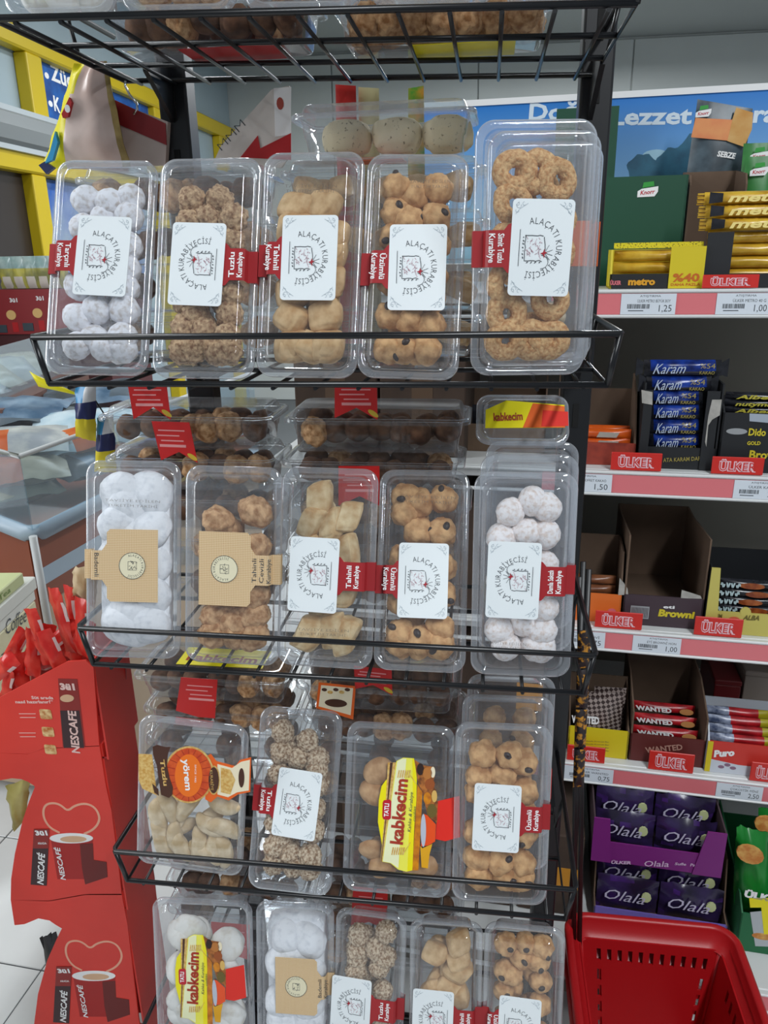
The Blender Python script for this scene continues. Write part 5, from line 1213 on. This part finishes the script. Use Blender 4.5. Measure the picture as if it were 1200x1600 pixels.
t = MB(); a, b = loc2(F, 1176, 1455), loc2(F, 1240, 1455); t.text('Ti', a, b, .075, .0010, 0, .06); part('lettering', t, YELP, root, F)
t = MB(); a, b = loc2(F, 1162, 1400), loc2(F, 1225, 1412); t.text('ÜLKER', a, b, .014, .0010, 0, .06); part('lettering', t, TXTW, root, F)
part('print', MB().prism(pp(F, [(1172, 1425), (1230, 1420), (1230, 1480), (1180, 1478)]), .0002, .0005), mat('silver_print3', 'b7bec2', .4), root, F)
part('print', MB().prism(oval(*loc2(F, 1192, 1463), .020, .008, 14), .0005, .0008), mat('snack_print', 'c77a34', .5, h2='e0b060', scale=80), root, F)
for i, cpx in enumerate((((1185, 1262), (1260, 1270), (1262, 1385), (1190, 1365)), ((1150, 1290), (1200, 1300), (1215, 1400), (1152, 1390)))):
    S = gframe(DG + .10 - .05 * i); c = pp(S, cpx)
    c[2] = (c[2][0], lp - .05); c[3] = (c[3][0], lp - .05)
    r = single('snack_bag', pillow(c, .028, None, 12, 12, .35, i + 31), [GRN], 'puffed green snack bag in the green carton, %s' % ('the taller one behind', 'the smaller one in front')[i], 'bag', S, 'green snack bags')
    a = loc2(S, *((1200, 1290), (1172, 1335))[i], .03)
    part('print', MB().prism(oval(a[0], a[1], .026, .02, 14, -.5), .0275, .0310), mat('snack_print', 'c77a34', .5, h2='e0b060', scale=80), r, S)

# ------------------------------------------------------------------ red shopping basket on the floor
BR = mat('red_basket_plastic', 'b0141a', 0.38, bump=.05, scale=300)
bx0, bx1, by0, by1, zr = .338, .632, -.095, .345, .300
def basket(dz, label):
    BC = T((bx0 + bx1) / 2, (by0 + by1) / 2, dz)
    bk = thing('shopping_basket', label, 'basket', BC, 'nested red baskets')
    Wb, Db = bx1 - bx0, by1 - by0
    def ring(ins, z, r): return [(x, y, z) for x, y in rr(Wb - 2 * ins, Db - 2 * ins, r, 6)]
    part('rim', MB().skin([ring(.012, zr - .030, .03), ring(.0, zr - .030, .04), ring(-.002, zr - .004, .042), ring(.002, zr, .04), ring(.010, zr, .034), ring(.012, zr - .004, .032), ring(.014, zr - .024, .03), ring(.026, zr - .034, .024)], False, False, 0, True), BR, bk)
    zb_ = .052
    part('floor_panel', MB().prism(rr(Wb - .098, Db - .098, .03, 5), zb_, zb_ + .004), BR, bk)
    def wall(W0, W1, Hh, holes, S, nm='side_wall'):
        """slatted wall, tapering downwards: holes are (x0, x1, y0, y1) in the upper width"""
        xs = sorted({0, W0} | {h for q in holes for h in q[:2]}); ys = sorted({0, Hh} | {h for q in holes for h in q[2:]}); mb = MB()
        def X(x, y): k = W1 / W0 + (1 - W1 / W0) * (y / Hh); return (x - W0 / 2) * k
        for i in range(len(xs) - 1):
            for j in range(len(ys) - 1):
                cx, cy = (xs[i] + xs[i + 1]) / 2, (ys[j] + ys[j + 1]) / 2
                if any(q[0] < cx < q[1] and q[2] < cy < q[3] for q in holes): continue
                mb.prism([(X(xs[i], ys[j]), ys[j]), (X(xs[i + 1], ys[j]), ys[j]), (X(xs[i + 1], ys[j + 1]), ys[j + 1]), (X(xs[i], ys[j + 1]), ys[j + 1])], -.0015, .0015)
        part(nm, mb, BR, bk, S)
    Hh = zr - .032 - zb_; taper = .022
    tl = math.atan2(taper, Hh)
    hs = []
    for i in range(11): x = .030 + i * .0185; hs.append((x, x + .0075, Hh - .042, Hh - .018))
    for i in range(5):
        y = Hh - .085 - i * .034; hs += [(.030, .0375, y, y + .024), (.215, .2225, y, y + .024)]
    for sy in (1, -1):
        Sw = BC @ (Matrix() if sy > 0 else RZ(PI)) @ T(0, Db / 2 - .027 - taper, zb_) @ RX(PI / 2 - tl) 
        wall(Wb - .052, Wb - .052 - 2 * taper, Hh / math.cos(tl), hs, Sw)
    hs2 = []
    for i in range(15): x = .06 + i * .021; hs2.append((x, x + .008, Hh - .042, Hh - .018))
    for sx in (1, -1):
        Sw = BC @ (RZ(-PI / 2) if sx > 0 else RZ(PI / 2)) @ T(0, Wb / 2 - .027 - taper, zb_) @ RX(PI / 2 - tl)
        wall(Db - .052, Db - .052 - 2 * taper, Hh / math.cos(tl), hs2, Sw)
    for sx in (-1, 1):
        for sy in (-1, 1):
            part('corner_post', MB().skin([[(sx * (Wb / 2 - .029 - taper * (1 - k)) + .004 * math.cos(a), sy * (Db / 2 - .029 - taper * (1 - k)) + .004 * math.sin(a), zb_ + k * Hh) for a in (2 * PI * j / 8 for j in range(8))] for k in (0, 1)], True, True, 0, True), BR, bk)
basket(0, 'red plastic shopping basket nested on another, at the lower right')
basket(-.047, 'lower red shopping basket under the nested one, standing on the floor')

# ------------------------------------------------------------------ red coffee sachet display at the left
RB = mat('coffee_red_board', 'e23c30', 0.45, h2='d6342a', scale=6); RBD = mat('coffee_red_board_inner', 'a81a18', 0.5); EDGE = mat('board_edge', 'c9a08c', 0.8)
DY0 = .15; SD = frame(0, DY0)
CUP = mat('cup_red_print', 'a81410', .45); DKR = mat('dark_maroon_print', '6a1512', .5); BLKP = mat('sachet_black_print', '3a2024', .45); HEART = mat('milk_heart_print', 'e8a98e', .5); FOAM = mat('coffee_foam_print', 'd9b08c', .5)
def dtier(name_i, face, label, side_px, prints):
    P = pp(SD, face); x1 = max(q[0] for q in P); zlo = min(q[1] for q in P); zhi = max(q[1] for q in P); x0 = min(q[0] for q in P)
    root = thing('display_tray', label, 'display', T(x1, DY0, zlo), 'stacked red coffee display trays')
    part('front_panel', MB().prism(P, -.003, 0), RB, root, SD)
    D = .105
    part('back_panel', MB().prism(P, -.003, 0), RBD, root, SD @ T(0, 0, -D))
    part('side_panel', MB().box(x1 - .003, x1, DY0 + .003, DY0 + D, zlo, zhi - side_px), RB, root, Matrix())
    part('bottom', MB().box(x0 + .03, x1 - .003, DY0 + .003, DY0 + D, zlo + .002, zlo + .005), RBD, root, Matrix())
    prints(root); return root
def heart(root, dx, dy, o):
    q = lambda *p: pp(SD, [(o[0] + (x - 0) / 3, o[1] + y / 3) for x, y in p])
    HP = [(280, 663), (235, 640), (208, 600), (202, 560), (215, 530), (250, 522), (285, 532), (318, 562), (350, 535), (400, 524), (445, 542), (468, 585), (462, 620), (435, 650), (395, 668)]
    for _ in range(2): HP = [HP[0]] + [p for i in range(len(HP) - 1) for p in ((HP[i][0] * .75 + HP[i + 1][0] * .25, HP[i][1] * .75 + HP[i + 1][1] * .25), (HP[i][0] * .25 + HP[i + 1][0] * .75, HP[i][1] * .25 + HP[i + 1][1] * .75))] + [HP[-1]]
    part('heart_print', MB().stroke(q(*[(x + dx, y + dy) for x, y in HP]), .0036, .0001, .0006), HEART, root, SD)
    E_ = lambda cx, cy, rx, ry, n=28: [(cx + dx + rx * math.cos(2 * PI * i / n), cy + dy + ry * math.sin(2 * PI * i / n)) for i in range(n)]
    part('cup_print', MB().prism(q(*[(x + dx, y + dy) for x, y in ((238, 690), (436, 690), (430, 800), (440, 880), (270, 880), (255, 790))]), .0001, .0003), CUP, root, SD)
    part('shadow_print', MB().prism(q(*[(x + dx, y + dy) for x, y in ((375, 715), (436, 712), (440, 790), (500, 800), (505, 870), (400, 905), (385, 830))]), .0003, .0005), DKR, root, SD)
    part('rim_print', MB().prism(q(*E_(335, 688, 102, 24)), .0004, .0007), TXTW, root, SD)
    part('coffee_print', MB().prism(q(*E_(345, 692, 62, 15)), .0007, .0009), FOAM, root, SD)
    part('sachet_print', MB().prism(q(*[(x + dx, y + dy) for x, y in ((160, 645), (232, 645), (220, 910), (145, 905))]), .0005, .0008), BLKP, root, SD)
    part('stripe_print', MB().prism(q(*[(x + dx, y + dy) for x, y in ((160, 645), (232, 645), (229, 735), (155, 735))]), .0008, .0010), mat('sachet_red_print', '8e2420', .45), root, SD)
    for wd, p0, p1, h, bo, sh in (('NESCAFÉ', (205, 905), (212, 760), .0105, .03, .1), ('NESCAFÉ', (310, 882), (282, 730), .0085, .02, .1), ('3ü1', (170, 672), (226, 672), .0085, .05, 0), ('ARADA', (180, 715), (222, 715), .004, .02, 0)):
        a, b = q((p0[0] + dx, p0[1] + dy), (p1[0] + dx, p1[1] + dy)); part('lettering', MB().text(wd, a, b, h, .0013, 0, bo, sh), TXTW, root, SD)
O6 = (0, 1080); O4 = (0, 1300)
c6 = lambda p: [(x / 3, 1080 + y / 3) for x, y in p]
c4 = lambda p: [(x / 3, 1300 + y / 3) for x, y in p]
dtier(2, c6([(-40, 288), (130, 296), (205, 268), (466, 255), (495, 440), (522, 560), (560, 860), (570, 955), (400, 955), (230, 985), (50, 978), (52, 880), (70, 760), (105, 610), (135, 520), (163, 450), (160, 443), (132, 425), (100, 412), (55, 408), (-40, 425)]),
      'red coffee display tray with a heart print, the middle one of the column', .0, lambda r: heart(r, 0, 0, O6))
dtier(3, c4([(50, 318), (230, 322), (400, 291), (570, 290), (598, 440), (650, 880), (690, 1100), (150, 1110), (160, 900), (178, 760), (222, 600), (262, 510), (290, 452), (262, 436), (232, 415), (180, 405), (115, 432), (68, 437)]),
      'red coffee display tray with a heart print, the lowest one of the column', .0, lambda r: heart(r, 0, 0, (105 / 3, 1300 + (-15) / 3)))
def top_prints(r):
    q = lambda *p: pp(SD, [(x / 6, 860 + y / 6) for x, y in p])
    part('sachet_print', MB().prism(q((545, 1200), (725, 1205), (800, 1840), (590, 1840)), .0001, .0004), mat('sachet_red_print', '8e2420', .45), r, SD)
    part('sachet_print', MB().prism(q((565, 1500), (745, 1500), (790, 1850), (600, 1850)), .0004, .0006), BLKP, r, SD)
    part('coffee_print', MB().prism(q(*[(630 + 65 * math.cos(2 * PI * i / 20), 1385 + 35 * math.sin(2 * PI * i / 20)) for i in range(20)]), .0004, .0007), FOAM, r, SD)
    PI2 = mat('pale_pink_ink2', 'eac4bc', .6)
    for wd, p0, p1, h, bo in (('3ü1', (570, 1300), (708, 1305), .0100, .06), ('NESCAFE', (752, 1900), (712, 1505), .0125, .03), ('Süt arada', (300, 1390), (505, 1392), .0050, .03), ('nasıl hazırlanır?*', (150, 1430), (505, 1430), .0050, .03)):
        a, b = q(p0, p1); part('lettering', MB().text(wd, a, b, h, .0009, 0, bo), PI2, r, SD)
    for i in range(2):
        for k in range(2): a, b = q((180 + 10 * k, 1530 + k * 35 + i * 180), (335, 1530 + k * 35 + i * 180)); part('print', MB().stroke([a, b], .0009, .0003, .0006), PI2, r, SD)
    for i in range(3):
        x = 345 + 22 * i; y = 1460 + 165 * i
        part('step_print', MB().prism(rr(.019, .017, .003, 4, *q((x + 85, y + 75))[0]), .0002, .0005), mat('honey_picture_print', 'b5661c', .5, h2='e8c890', scale=120), r, SD)
dtier(1, [(-12, 1096), (105, 1034), (134, 1032), (146, 1043), (155, 1166), (68, 1170), (44, 1178), (-14, 1176)], 'red coffee display tray printed with steps, topmost of the column and full of red sachets', .0, top_prints)
# cardboard back wing at the right of the top tray
S = frame(0, .235)
single('display_header', MB().prism(pp(S, [(158, 1040), (196, 1042), (200, 1150), (162, 1160)]), -.003, 0), RBD, 'dark red board wing standing behind the topmost red coffee tray', 'card', S)
SCR = mat('sachet_red_foil', 'c8241f', .25, h2='e8584a', scale=30, thr=(.45, .8)); SILV = mat('sachet_silver_foil', 'd9c0bc', .2)
spx = [((8, 1040), 60, .9), ((25, 1010), 90, .6), ((52, 1020), 100, .2), ((62, 995), 110, -.15), ((70, 1010), 100, .35), ((88, 1000), 110, .9), ((98, 970), 125, -.1), ((112, 965), 130, .05), ((108, 1010), 100, 1.0), ((125, 1000), 100, .5), ((84, 1020), 90, -.3), ((40, 1035), 90, .7), ((12, 1070), 70, .3), ((128, 980), 110, .15), ((60, 1040), 80, 1.2), ((30, 1050), 80, .1)]
for i, ((u, v), ln, an) in enumerate(spx):
    y = DY0 + .02 + .1 * ((i * 7) % 10) / 10
    S = frame(0, y) ; a = loc2(S, u, v); L = ln * .00085; Wd = R_.uniform(.022, .030)
    S2 = S @ T(a[0], a[1], 0) @ RZ(-an) @ RY(R_.uniform(-.5, .5))
    r = single('coffee_sachet', pillow(rect(-Wd / 2, Wd / 2, -L / 2, L / 2), .0045, lambda s, t, g: 1 if (t < .04 or (s > .8 and .2 < t < .5)) else 0, 6, 10, 1.1, i), [SCR, SILV], 'shiny red coffee sachet, %s from left, sticking up from the topmost red tray' % ORD[sorted(range(len(spx)), key=lambda q: spx[q][0][0]).index(i)], 'sachet', S2, 'red coffee sachets in the topmost tray')
# bags peeping out of the lower openings
for i, (px, lb) in enumerate((([(8, 1228), (48, 1215), (40, 1280), (22, 1300)], 'gold crumpled bag peeping out between the top and middle red coffee trays'), ([(62, 1465), (88, 1455), (135, 1620), (100, 1620)], 'black and yellow packet peeping out beside the lowest red coffee tray'))):
    S = frame(0, .22); single('snack_bag', pillow(pp(S, px), .010, (lambda s, t, g: 0) if i == 0 else (lambda s, t, g: 1 if t > .6 else 0), 8, 8, .6, i + 50), [mat('dull_gold_bag', 'a89a4a', .35, h2='c9c07a', scale=20)] if i == 0 else [FOILK, BOXY], lb, 'bag', S)
# tan crumpled paper bag
S = frame(0, .27); single('snack_bag', pillow(pp(S, [(116, 886), (150, 884), (150, 950), (112, 932)]), .014, None, 8, 8, .9, 61), [mat('tan_crumple', 'd8c4a0', .6, h2='b89a70', scale=30)], 'tan crumpled bag peeping out behind the first box of the second row', 'bag', S)
# cream cartons on a counter just outside the frame
CRD = mat('cream_carton', 'cfc9a4', .6); WCB = mat('white_carton', 'cfd0c8', .6); GRC = mat('green_cream_carton', 'b9bf8c', .6)
p1 = at(55, 938, .66); CZ = p1.z; p0 = atz(0, 990, CZ); ev = (p1 - p0).normalized(); RC = T(p1.x, p1.y, 0) @ RZ(math.atan2(ev.y, ev.x))
ct = thing('counter', 'pale counter at the left edge carrying cream cartons', 'counter', T(-1.1, .6, 0))
part('body', MB().bbox(-.78, -.40, .02, .30, 0, CZ - .140, .004), WCB, ct, RC); part('worktop', MB().bbox(-.80, -.38, .0, .32, CZ - .140, CZ - .1155, .004), mat('counter_top', 'b9b2a4', .5), ct, RC)
p1 = at(55, 938, .66); p0 = atz(0, 990, p1.z); ev = (p1 - p0).normalized()
RC = T(p1.x, p1.y, 0) @ RZ(math.atan2(ev.y, ev.x))
CZ = p1.z
def ccart(z0, z1, dx, m, lb):
    r = thing('carton', lb, 'carton', RC @ T(dx, 0, z0), 'cream cartons at the left edge')
    part('body', MB().bbox(-.80, 0, 0, .20, 0, z1 - z0, .002), m, r); return r
r = ccart(CZ - .115, CZ - .001, 0, CRD, 'cream carton with handwritten lettering at the left edge, under a white box')
Sf = RC @ T(0, -.0006, 0) @ RX(PI / 2)
a, b = loc2(Sf, 10, 992), loc2(Sf, 42, 970); part('lettering', MB().text('Coffee', a, b, .030, .0004, 0, -.005, .3), TXTK, r, Sf)
t = MB(); a, b = loc2(Sf, 2, 1024), loc2(Sf, 38, 990); t.stroke([a, b], .002, .0, .0004); part('print', t, TXTK, r, Sf)
r = ccart(CZ, CZ + .052, .004, WCB, 'white box lid lying between two cream cartons at the left edge'); part('lid', MB().bbox(-.805, .005, -.005, .205, .025, .054, .002), WCB, r)
r = ccart(CZ + .0545, CZ + .080, -.03, GRC, 'flat pale green carton on top of the white box at the left edge')
t = MB(); Sg = MW[r] @ T(0, -.0006, 0) @ RX(PI / 2); t.text('Green Tea', (-.20, .008), (-.06, .008), .012, .0004); part('lettering', t, mat('green_ink', '6f8a3c', .6), r, Sg)

# ------------------------------------------------------------------ chest freezer with bags behind the glass
RUST = mat('rust_panel', '8c4a30', .5, var=.1, scale=4); FGR = mat('freezer_grey', '9fb0be', .4); FBE = mat('freezer_beige', 'b59f86', .6); FBL = mat('frost_grey_metal', 'b9bcbc', .45)
cx, cy = -.83, .7345
sd = Vector((.121, .993, 0)); ft = Vector((-.86, .51, 0)).normalized(); ft2 = Vector((-.993, .121, 0))
c0 = Vector((cx, cy, 0)); c1 = c0 + sd * 1.25; f1 = c0 + ft * .22; f2 = f1 + ft2 * .25; b1 = f2 + sd * 1.2
foot = [c0, c1, Vector((b1.x, c1.y, 0)), f2, f1]
fz = thing('chest_freezer', 'rust-brown chest freezer with grey stripe and glass walls full of bags at the left', 'freezer', T(cx, cy, 0))
def grow(d): 
    m_ = sum((q for q in foot), Vector()) / len(foot); return [(q + (q - m_).normalized() * d).to_2d()[:] for q in foot]
def band(z0, z1, d, m, nm): part(nm, MB().prism(grow(d), z0, z1), m, fz, Matrix())
band(.04, .666, -.01, FBE, 'base'); band(.666, .711, .0, RUST, 'panel'); band(.711, .752, .002, FGR, 'stripe')
part('panel', MB().prism([(c0 - sd * .001 + ft * .02).to_2d()[:], (f1).to_2d()[:], (f1 - sd * .004).to_2d()[:], (c0 - sd * .006 + ft * .02).to_2d()[:]], .3, .82), RUST, fz, Matrix())
band(.752, .825, .0, RUST, 'panel')
part('rim', MB().tube([p.to_3d() + Vector((0, 0, .835)) for p in (c1, c0 + sd * .03, c0 + ft * .03, f1, f2)], .019, 10, flat=1.0), FGR, fz, Matrix())
part('corner_post', MB().tube([c0 + Vector((0, 0, .30)), c0 + Vector((0, 0, .835))], .009, 10), FBL, fz, Matrix())
gl = MB()
for a, b in ((c0, c1), (c0, f1), (f1, f2)): gl.prism([a.to_2d()[:], b.to_2d()[:], (b + Vector((.002, .002, 0))).to_2d()[:], (a + Vector((.002, .002, 0))).to_2d()[:]], .85, 1.02)
gp = part('glass', gl, GLASS, fz, Matrix())
part('rim', MB().tube([p.to_3d() + Vector((0, 0, 1.02)) for p in (c1, c0, f1, f2)], .006, 8), FBL, fz, Matrix())
BAGM = [mat('pale_bag', 'b9bdb8', .3, h2='8a9298', scale=14), mat('orange_bag', 'c4642a', .35, h2='a84a1c', scale=14), mat('blue_grey_bag', '7d93a6', .3, h2='3f5870', scale=10), mat('cream_bag', 'b5b09c', .35, h2='8f8a78', scale=14), mat('white_blue_bag', 'c3d3da', .3, h2='8fb0c0', scale=10), mat('dark_bag', '3c4248', .3, h2='5a6670', scale=10)]
bags = [((-1.02, .93), .8, .26, .16, .88, (3, 3, 3), 'cream bag lying lowest in the glass freezer', .1), ((-1.0, .95), .6, .26, .17, .925, (3, 1, 3), 'cream bag with an orange corner in the middle of the freezer pile', .2),
        ((-1.08, 1.03), .5, .34, .20, .975, (0, 1, 0), 'pale bag with an orange band on top of the freezer pile', .15), ((-.90, 1.12), 1.2, .24, .16, .90, (5, 2, 5), 'dark grey bag by the freezer side wall', .1),
        ((-.93, 1.16), .9, .24, .15, .955, (0, 1, 4), 'grey bag with an orange centre near the freezer side wall', .2), ((-1.05, 1.42), .4, .30, .2, .95, (4, 4, 4), 'white and blue bag further back in the freezer', .2),
        ((-1.33, 1.45), .2, .36, .26, .97, (2, 2, 5), 'blue-grey bag at the back left of the freezer', .3), ((-.88, 1.55), .9, .28, .2, .93, (2, 4, 2), 'blue-grey bag at the back right of the freezer', .3), ((-1.15, 1.75), .3, .4, .24, .98, (5, 2, 2), 'dark blue bag at the far end of the freezer', .3)]
for i, ((x, y), rot, W, H, z, ms, lb, wr) in enumerate(bags):
    S = T(x, y, z) @ RZ(rot) @ RX(.12) 
    mf = lambda s, t, g, ms=ms: 1 if (.30 < s < .62 and t > .35 and ms[1] != ms[0]) else (2 if t > .85 else 0)
    single('frozen_bag', pillow(rect(-W / 2, W / 2, -H / 2, H / 2), .030, mf, 12, 10, wr * 2, i + 70), [BAGM[k] for k in ms], lb, 'bag', S, 'bags in the chest freezer')
# second freezer further back
f2_ = thing('chest_freezer', 'second chest freezer with a brown rim further back at the left', 'freezer', T(-1.7, 1.8, 0))
S2 = Matrix()
QP = [(-1.298, 1.376), (-1.46, 2.2), (-2.15, 2.2), (-2.15, 1.376)]
part('body', MB().prism(QP, .03, .955), mat('grey_cabinet', '6d767a', .5), f2_, S2)
part('rim', MB().prism([(-1.285, 1.366), (-1.447, 2.205), (-1.53, 2.205), (-1.37, 1.366)], .955, .995), mat('brown_rim', '5e3f36', .5), f2_, S2)
part('glass', MB().prism([(-1.36, 1.376), (-1.52, 2.2), (-1.523, 2.2), (-1.363, 1.376)], .995, 1.16), GLASS, f2_, S2)
for i in range(5):
    S = T(-1.52 - .035 * i, 1.46 + i * .16, 1.03) @ RZ(1.2 + .2 * (i % 3 - 1)) @ RX(.5)
    single('frozen_bag', pillow(rect(-.10, .10, -.08, .08), .035, None, 10, 8, .3, i + 90), [BAGM[3 if i % 2 == 0 else 0]], 'beige bag on the second freezer, %s from the front' % NTH[str(i + 1)], 'bag', S, 'bags in the second freezer')
# far candy display
cd_ = thing('candy_display', 'far dark red candy display with picture cards at the left', 'display', T(-1.6, 2.5, 0))
FY = 2.35; SF = frame(0, FY)
ztop = loc2(SF, 40, 452)[1]
part('body', MB().box(-1.95, -1.42, FY + .001, FY + .4, .0, ztop - .002), mat('dark_display', '4a2022', .6), cd_, Matrix())
xf = lambda u, v: loc2(SF, u, v)
zt_, zm, zb2 = xf(40, 452)[1], xf(40, 490)[1], xf(40, 522)[1]
part('card_strip', MB().box(-1.95, -1.42, zb2, zt_, 0, .006), mat('dark_red_card', '8a2428', .5), cd_, SF)
for k, (u, v) in enumerate(((-24, 492), (19, 492), (60, 489))):
    a = xf(u, v); part('picture_print', MB().prism(oval(a[0], a[1], .022, .020, 18), .006, .008), mat('coffee_cup_print', 'd9b070', .5), cd_, SF)
    a = xf(u + 6, v + 16); part('picture_print', MB().box(a[0] - .012, a[0] + .014, a[1] - .028, a[1] + .012, .006, .007), RED, cd_, SF)
    a = xf(u - 14, v + 20); part('tag', MB().box(a[0] - .025, a[0] + .022, a[1] - .02, a[1] + .012, .006, .009), mat('dark_slate_card', '3a444c', .5), cd_, SF)
    a, b = xf(u - 2, v - 20), xf(u + 22, v - 20); part('lettering', MB().text('3ü1', a, ((a[0] + b[0]) / 2, a[1]), .016, .0075, 0, .03), TXTW, cd_, SF)
for k in range(9):
    u, v = 2 + (k % 5) * 19, 432 - (k // 5) * 36; a = xf(u, v)
    a = (a[0], max(a[1], 1.218))
    S = frame(0, FY + .05 + .10 * (k // 5)); a = (a[0], ztop + .077); single('candy_bag', pillow(rect(a[0] - .038, a[0] + .038, a[1] - .075, a[1] + .055), .018, lambda s, t, g: 1 if t < .35 else (2 if (t > .62 and .2 < s < .8) else 0), 8, 8, .5, k + 120), [mat('lemon_candy_bag', 'c9bf5a', .35, h2='8a8a5a', scale=16), mat('clear_teal_bag', '8aa8a6', .25, h2='b9c9c6', scale=16), mat('pale_spot_print', 'd9cfc4', .5)], 'yellow candy bag above the dark red picture cards, %s %s' % ('front' if k < 5 else 'back', NTH[str(k % 5 + 1)]), 'bag', S, 'candy bags on the far display')

# ------------------------------------------------------------------ things at the left end of the uppermost shelf
S = frame(0, .245)
hb = thing('snack_bag', 'yellow and clear snack bag leaning at the left end under the top basket', 'bag', S)
c = pp(S, [(118, 100), (166, 95), (205, 268), (66, 262)])
def mfb(s, t, g): return 0 if s < .30 - .10 * t + .05 else (1 if s < .9 else 2)
part('pouch', pillow([c[0], c[1], c[2], c[3]], .022, mfb, 14, 16, .25, 5), [YELP, mat('pinkish_film', 'f2dcd2', .25, h2='d4b4a8', scale=10), mat('wheat_snack', 'c9ad6c', .5, h2='8a7440', scale=40)], hb)
for nm, px, m_, z in (('print', [(96, 178), (108, 152), (112, 160), (106, 182), (98, 184)], RED, .0205), ('print', [(78, 236), (86, 205), (90, 222), (82, 250), (70, 255)], mat('sky_print', '3aa4d8', .4), .0165), ('print', [(60, 258), (70, 252), (84, 262), (72, 272)], mat('navy_print', '2a3560', .4), .012)):
    part(nm, MB().prism([loc2(S, u, v, z + .006) for u, v in px], z, z + .006), m_, hb, S)
a = loc2(S, 103, 169, .03); part('print', MB().prism(oval(a[0], a[1], .0035, .0045, 12), .0262, .0268), TXTW, hb, S)
# card box with a wire hook
S = frame(0, .265)
q = pp(S, [(152, 245), (152, 148), (161, 147), (167, 186), (258, 226), (256, 245)])
cb = thing('hang_card', 'white card box with a red band and a wire hook under the top basket', 'carton', S)
part('body', MB().prism(pp(S, [(150, 262), (153, 149), (262, 190), (258, 262)]), -.02, 0), mat('pinkish_white_card', 'cdbcb4', .6), cb)
part('band', MB().prism(pp(S, [(160, 147), (259, 193), (261, 227), (166, 186)]), 0, .002), mat('dark_red_band', '8f1c20', .5), cb)
hk = pp(S, [(199, 128), (199, 136), (206, 150), (217, 163), (218, 172), (212, 180)])
part('hook', MB().tube([(x, y, .006) for x, y in hk], .0016, 8), mat('chrome', 'd5d8da', .15, 1.0), cb)
# leaning white card with red wedges
S = frame(0, .275)
cc = thing('leaning_card', 'white card with zigzag lettering and red wedges leaning behind the left stack', 'card', S)
part('board', MB().prism(pp(S, [(330, 262), (345, 228), (424, 140), (452, 134), (455, 240), (440, 262)]), -.004, 0), mat('warm_white_card', 'd6cfc8', .6), cc)
part('wedge', MB().prism(pp(S, [(376, 246), (403, 212), (407, 232), (455, 208), (455, 250)]), 0, .0012), RED, cc)
part('panel', MB().prism(pp(S, [(428, 138), (455, 136), (454, 210), (430, 214)]), 0, .0008), TXTW, cc)
part('print', MB().prism(oval(*loc2(S, 438, 162), .0045, .007, 12), .0008, .0012), mat('brick_spot', 'a8483a', .5), cc)
t = MB(); a, b = loc2(S, 347, 236), loc2(S, 384, 196); t.text('MMM', a, b, .010, .0004, 0, -.02); part('lettering', t, TXTK, cc)
# coloured tips over the flat box
for k, (px, m_, lb) in enumerate((([(524, 132), (556, 134), (556, 160), (520, 160)], mat('red_pack_tip', 'cf2f2a', .4), 'red packet tip showing above the flat box under the top basket'), ([(560, 136), (592, 138), (590, 160), (556, 160)], mat('cream_pack_tip', 'd9cf9c', .45), 'cream packet tip showing above the flat box under the top basket'), ([(636, 160), (648, 132), (666, 146), (660, 160)], mat('green_pack_tip', '5aa83a', .4, h2='e0a030', scale=60), 'green and orange packet tip showing above the flat box under the top basket'))):
    S = frame(0, .285 + .006 * k); c = pp(S, [px[0] if k < 2 else px[1], px[1] if k < 2 else px[2], px[2], px[3]]) if k < 2 else pp(S, [(638, 138), (662, 134), (668, 160), (634, 160)])
    c[2] = (c[2][0], zf1 + .004); c[3] = (c[3][0], zf1 + .004)
    single('packet', pillow(c, .006, None, 6, 10, .3, k + 140), [m_], lb, 'packet', S)
# red ribbon tip right of the flat box, snack strip at the left of the second shelf
S = frame(0, .250)
hg = thing('hanging_strip', 'blue, yellow and navy snack bags hanging on a cord left of the second row', 'packet', S)
for k, px in enumerate(([(118, 606), (150, 598), (150, 690), (118, 682)], [(146, 655), (172, 650), (176, 742), (142, 740)])):
    part('snack_bag', pillow(pp(S, px), .010, lambda s, t, g: (0 if t > .55 else (1 if t > .3 else (2 if s < .5 else 3))), 8, 10, .5, k + 150, zo=-.012 * k), [BOXY, mat('navy_foil', '232a5a', .3), mat('sky_foil', '3f94c8', .3), mat('white_foil', 'd9d9da', .25)], hg)
a, b = loc2(S, 134, 602), loc2(S, 160, 655)
part('cord', MB().tube([(-.288, 1.303, 0), (a[0], a[1], 0), (b[0], b[1], -.012)], .0012, 6), BLACK, hg)
single('snack_bag', pillow(pp(frame(0, .262), [(46, 580), (66, 592), (140, 622), (60, 604)]), .006, None, 8, 4, .3, 160), [YELP], 'yellow bag corner sticking out under the left end of the uppermost basket', 'bag', frame(0, .262))
# dark strip of packets hanging at the right of the third shelf
S = frame(0, .30)
hs_ = thing('hanging_strip', 'strip of dark orange-speckled packets hanging beside the right end of the third row', 'packet', S)
for k in range(4):
    c = pp(S, [(904 - 2 * k, 985 + 62 * k), (924 - 3 * k, 985 + 62 * k), (921 - 3 * k, 1044 + 62 * k), (901 - 2 * k, 1044 + 62 * k)])
    part('packet', pillow(c, .006, None, 6, 8, .4, k + 170), mat('speckled_packet', '2a2022', .4, h2='c98a2a', scale=120, thr=(.52, .62)), hs_)
for i, (ua, ub, ve) in enumerate(((912, 897, 1480), (921, 890, 1440), (906, 905, 1540))):
    a, m_, b = loc2(S, ua, 880 + 12 * i), loc2(S, (ua + ub) / 2 + 5 * (i - 1), 1250), loc2(S, ub, ve)
    part('strap', MB().tube([(a[0], a[1], -.006), (m_[0], m_[1], -.008 - .003 * i), (b[0], b[1], -.006)], .0042, 8, flat=.3), BLACK, hs_)
